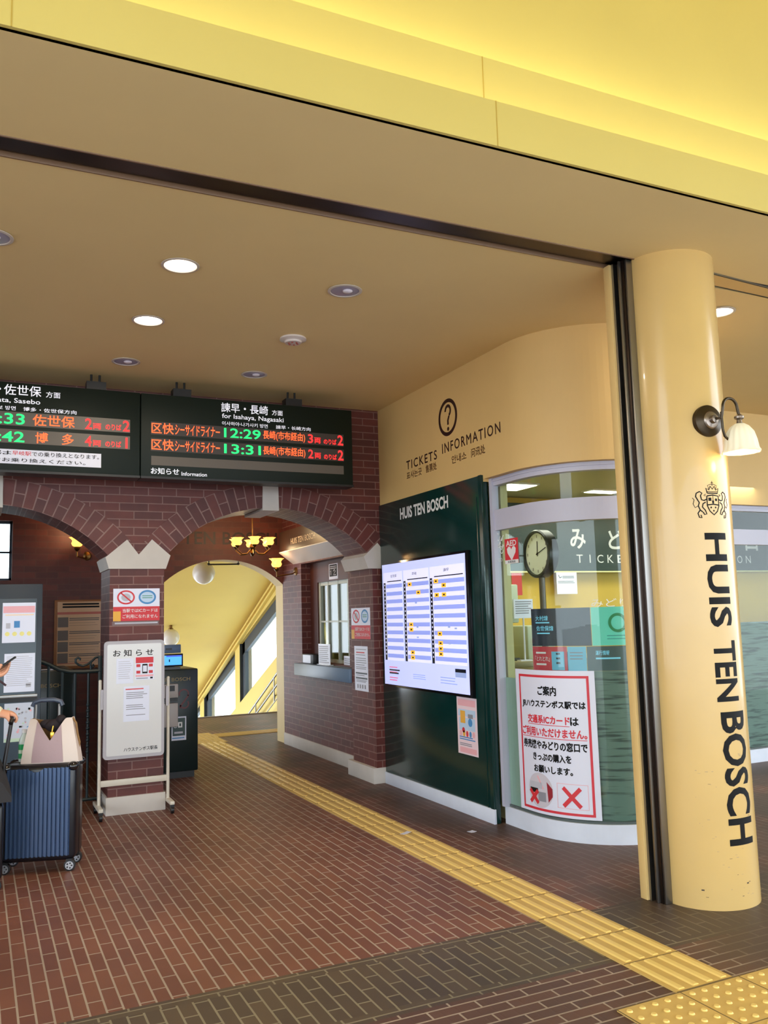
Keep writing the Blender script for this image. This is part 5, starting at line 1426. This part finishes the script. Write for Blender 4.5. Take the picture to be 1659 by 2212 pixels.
# traveller
def skin(name, V, E, R, material, parent, root=0, sub=2):
    me = bpy.data.meshes.new(name); off = Vector(parent['_w'])
    me.from_pydata([Vector(v)-off for v in V], E, []); o = bpy.data.objects.new(name, me); COL.objects.link(o)
    md = o.modifiers.new('skin', 'SKIN'); md.use_smooth_shade = True
    for q, r in enumerate(R):
        d_ = me.skin_vertices[0].data[q]; d_.radius = r if isinstance(r, tuple) else (r, r); d_.use_root = (q == root)
    ms = o.modifiers.new('sub', 'SUBSURF'); ms.levels = sub; ms.render_levels = sub
    dg = bpy.context.evaluated_depsgraph_get(); me2 = bpy.data.meshes.new_from_object(o.evaluated_get(dg))
    o.modifiers.clear(); o.data = me2; me2.materials.clear(); me2.materials.append(material); me2.shade_smooth()
    o.parent = parent; o['_w'] = parent['_w']; return o
pn = thing('person', (-.17, 5.52, 0), 'person in cream sleeves at the left edge holding a phone and a suitcase handle', 'person')
SKIN = mat('skin', (226, 164, 132), .5); CLO = mat('cream_blouse', (236, 228, 196), .7, bump=.1, scale=30); TRO = mat('dark_trousers', (40, 40, 46), .8)
V = []; E = []; R = []
def add(p, r, par=None):
    V.append(p); R.append(r)
    if par is not None: E.append((par, len(V)-1))
    return len(V)-1
pel = add((-.17, 5.52, .86), .11); wa = add((-.17, 5.52, 1.0), .095, pel); chs = add((-.17, 5.52, 1.18), .115, wa); nb = add((-.17, 5.52, 1.31), .07, chs); nk = add((-.165, 5.52, 1.37), .048, nb)
h1 = add((-.155, 5.52, 1.43), .07, nk); h2 = add((-.15, 5.52, 1.50), .092, h1); h3 = add((-.155, 5.52, 1.57), .082, h2); h4 = add((-.16, 5.52, 1.61), .05, h3)
for sy in (-1, 1):
    hp = add((-.17, 5.52+sy*.085, .80), .085, pel); kn = add((-.15, 5.52+sy*.10, .45), .055, hp); an = add((-.18, 5.52+sy*.10, .09), .035, kn); toe = add((-.05, 5.52+sy*.11, .035), .028, an)
def arm(sy, sh, el, wr):
    a = add(sh, .055, nb); a2 = add(el, .042, a); a3 = add(wr, .027, a2); return a3
# right arm: phone
w1_ = arm(-1, (-.17, 5.37, 1.28), (-.13, 5.335, 1.05), (.055, 5.40, 1.165))
def hand(wr, palm, k1, fingers, thumb):
    p1 = add(palm, .028, wr)
    for ch in fingers:
        q = p1
        for n_i, pt in enumerate(ch): q = add(pt, (.0125, .0095, .0085, .0075)[n_i], q)
    q = p1
    for n_i, pt in enumerate(thumb): q = add(pt, (.013, .0105, .0085)[n_i], q)
wr = Vector((.055, 5.40, 1.165)); pl_ = Vector((.100, 5.405, 1.185))
fd = Vector((.045, .0, .028))
fing = []
for k in range(4):
    o_ = Vector((.0, .0, 0)) + Vector((.012, -.024+.016*k, -.012+.012*k))
    b0 = pl_+o_+Vector((.028, 0, .006)); L_ = (.8, .95, 1.0, .85)[k]
    fing.append([tuple(b0), tuple(b0+Vector((.028, .004, .018))*L_), tuple(b0+Vector((.040, .006, .036))*L_), tuple(b0+Vector((.044, .004, .052))*L_)])
hand(w1_, tuple(pl_), None, fing, [(.108, 5.372, 1.205), (.128, 5.362, 1.225), (.142, 5.362, 1.243)])
# left arm: hand over the suitcase handle
w2_ = arm(1, (-.17, 5.67, 1.28), (-.11, 5.70, 1.03), (.135, 5.56, .955))
pl_ = Vector((.178, 5.55, .948)); fing = []
for k in range(4):
    y_ = 5.592-.024*k; L_ = (.85, 1.0, 1.0, .85)[k]
    fing.append([(.208, y_, .947), (.226, y_-.002, .936), (.232, y_-.004, .914), (.222, y_-.004, .897)])
hand(w2_, tuple(pl_), None, fing, [(.182, 5.512, .935), (.190, 5.50, .917), (.200, 5.498, .902)])
skin('body', V, E, R, SKIN, pn, 0, 2)
V, E, R = [], [], []
a = add((-.17, 5.52, .84), .135); b_ = add((-.17, 5.52, 1.0), .12, a); c = add((-.17, 5.52, 1.2), .135, b_); d = add((-.17, 5.52, 1.30), .095, c); add((-.167, 5.52, 1.345), .06, d)
s_ = add((-.17, 5.36, 1.275), .075, d); q = add((-.135, 5.33, 1.05), .062, s_); q = add((-.03, 5.365, 1.115), .05, q); add((.035, 5.395, 1.152), .042, q)
s_ = add((-.17, 5.68, 1.275), .075, d); q = add((-.11, 5.70, 1.03), .062, s_); q = add((.02, 5.63, .985), .052, q); q = add((.125, 5.562, .957), .043, q); add((.158, 5.555, .951), .04, q)
skin('blouse', V, E, R, CLO, pn, 0, 2)
V, E, R = [], [], []
a = add((-.17, 5.52, .90), .125); 
for sy in (-1, 1):
    h_ = add((-.17, 5.52+sy*.08, .79), .105, a); k2 = add((-.15, 5.52+sy*.10, .45), .075, h_); add((-.175, 5.52+sy*.10, .12), .06, k2)
skin('trousers', V, E, R, TRO, pn, 0, 2)
for sy in (-1, 1):
    V, E, R = [], [], []
    a = add((-.19, 5.52+sy*.10, .05), .043); c = add((-.11, 5.52+sy*.105, .042), .04, a); add((-.03, 5.52+sy*.11, .035), .032, c); skin('shoe', V, E, R, BLACK, pn, 0, 2)
b = MB(); b.ball((-.175, 5.52, 1.525), .112, 24, sc=(.95, .95, 1.08)); b.ball((-.215, 5.52, 1.42), .075, 18, sc=(.8, 1.1, 1.5)); b.build('hair', mat('black_hair', (26, 20, 18), .5), pn)
b = MB()
fx = -.062
b.ball((fx+.012, 5.52, 1.49), .013, 10, sc=(.8, .7, 1.3), m=0)
for sy in (-1, 1): b.ball((fx-.004, 5.52+sy*.032, 1.512), .009, 10, sc=(.5, 1.2, .7), m=1)
b.ball((fx+.0, 5.52, 1.452), .012, 10, sc=(.5, 1.9, .5), m=2)
b.build('face', [SKIN, INK, mat('lips', (190, 100, 96), .5)], pn)
t = thing('phone', (.16, 5.40, 1.2), 'black phone in the raised hand at the left edge', 'phone')
Mp = Matrix.Translation((.168, 5.398, 1.235)) @ Matrix.Rotation(math.radians(-62), 4, 'Y') 
b = MB(); b.box(-.004, .004, -.034, .034, -.07, .07, bev=.003, fn=lambda x, y, z: Mp @ Vector((x, y, z+.0))) if False else b.box(-.0045, .0045, -.034, .034, -.072, .072, bev=.003, fn=lambda x, y, z: Vector((.155, 5.398, 1.238)) + Vector((math.sin(.6)*-x+math.cos(.6)*z, y, math.cos(.6)*x+math.sin(.6)*z)))
b.build('case', BLACK, t)
b = MB(); b.tube([(.10, 5.395, 1.20), (.13, 5.385, 1.15), (.155, 5.38, 1.13), (.165, 5.38, 1.12)], .006, 8); b.build('wrist_strap', mat('plum_strap', (60, 34, 44), .6), t)

# ================================================================== litter on the floor
def litter(x, y, rot, w, h, z, label):
    b = MB(); ca, sa = math.cos(rot), math.sin(rot)
    f = lambda u, v: Vector((x+ca*u*w-sa*v*h, y+sa*u*w+ca*v*h, z+.004*abs(u)+.003*v*v))
    g = lambda u, v: f(u, v)+Vector((0, 0, .0012))
    k = [-.5, -.25, 0, .25, .5]
    b.grid(f, k, k); b.grid(g, k, k)
    for v in (-.5, .5): b.grid(lambda u, w_: f(u, v).lerp(g(u, v), w_), k, [0, 1])
    for u in (-.5, .5): b.grid(lambda v, w_: f(u, v).lerp(g(u, v), w_), k, [0, 1])
    tag(b.build('paper_scrap', PAPER, merge=True), label, 'litter')
litter(2.63, 5.33, .5, .085, .035, .0115, 'crumpled white paper scrap lying on the yellow guide strip')
litter(3.045, 5.17, .2, .05, .045, .0005, 'white paper scrap on the bricks near the curved glass')
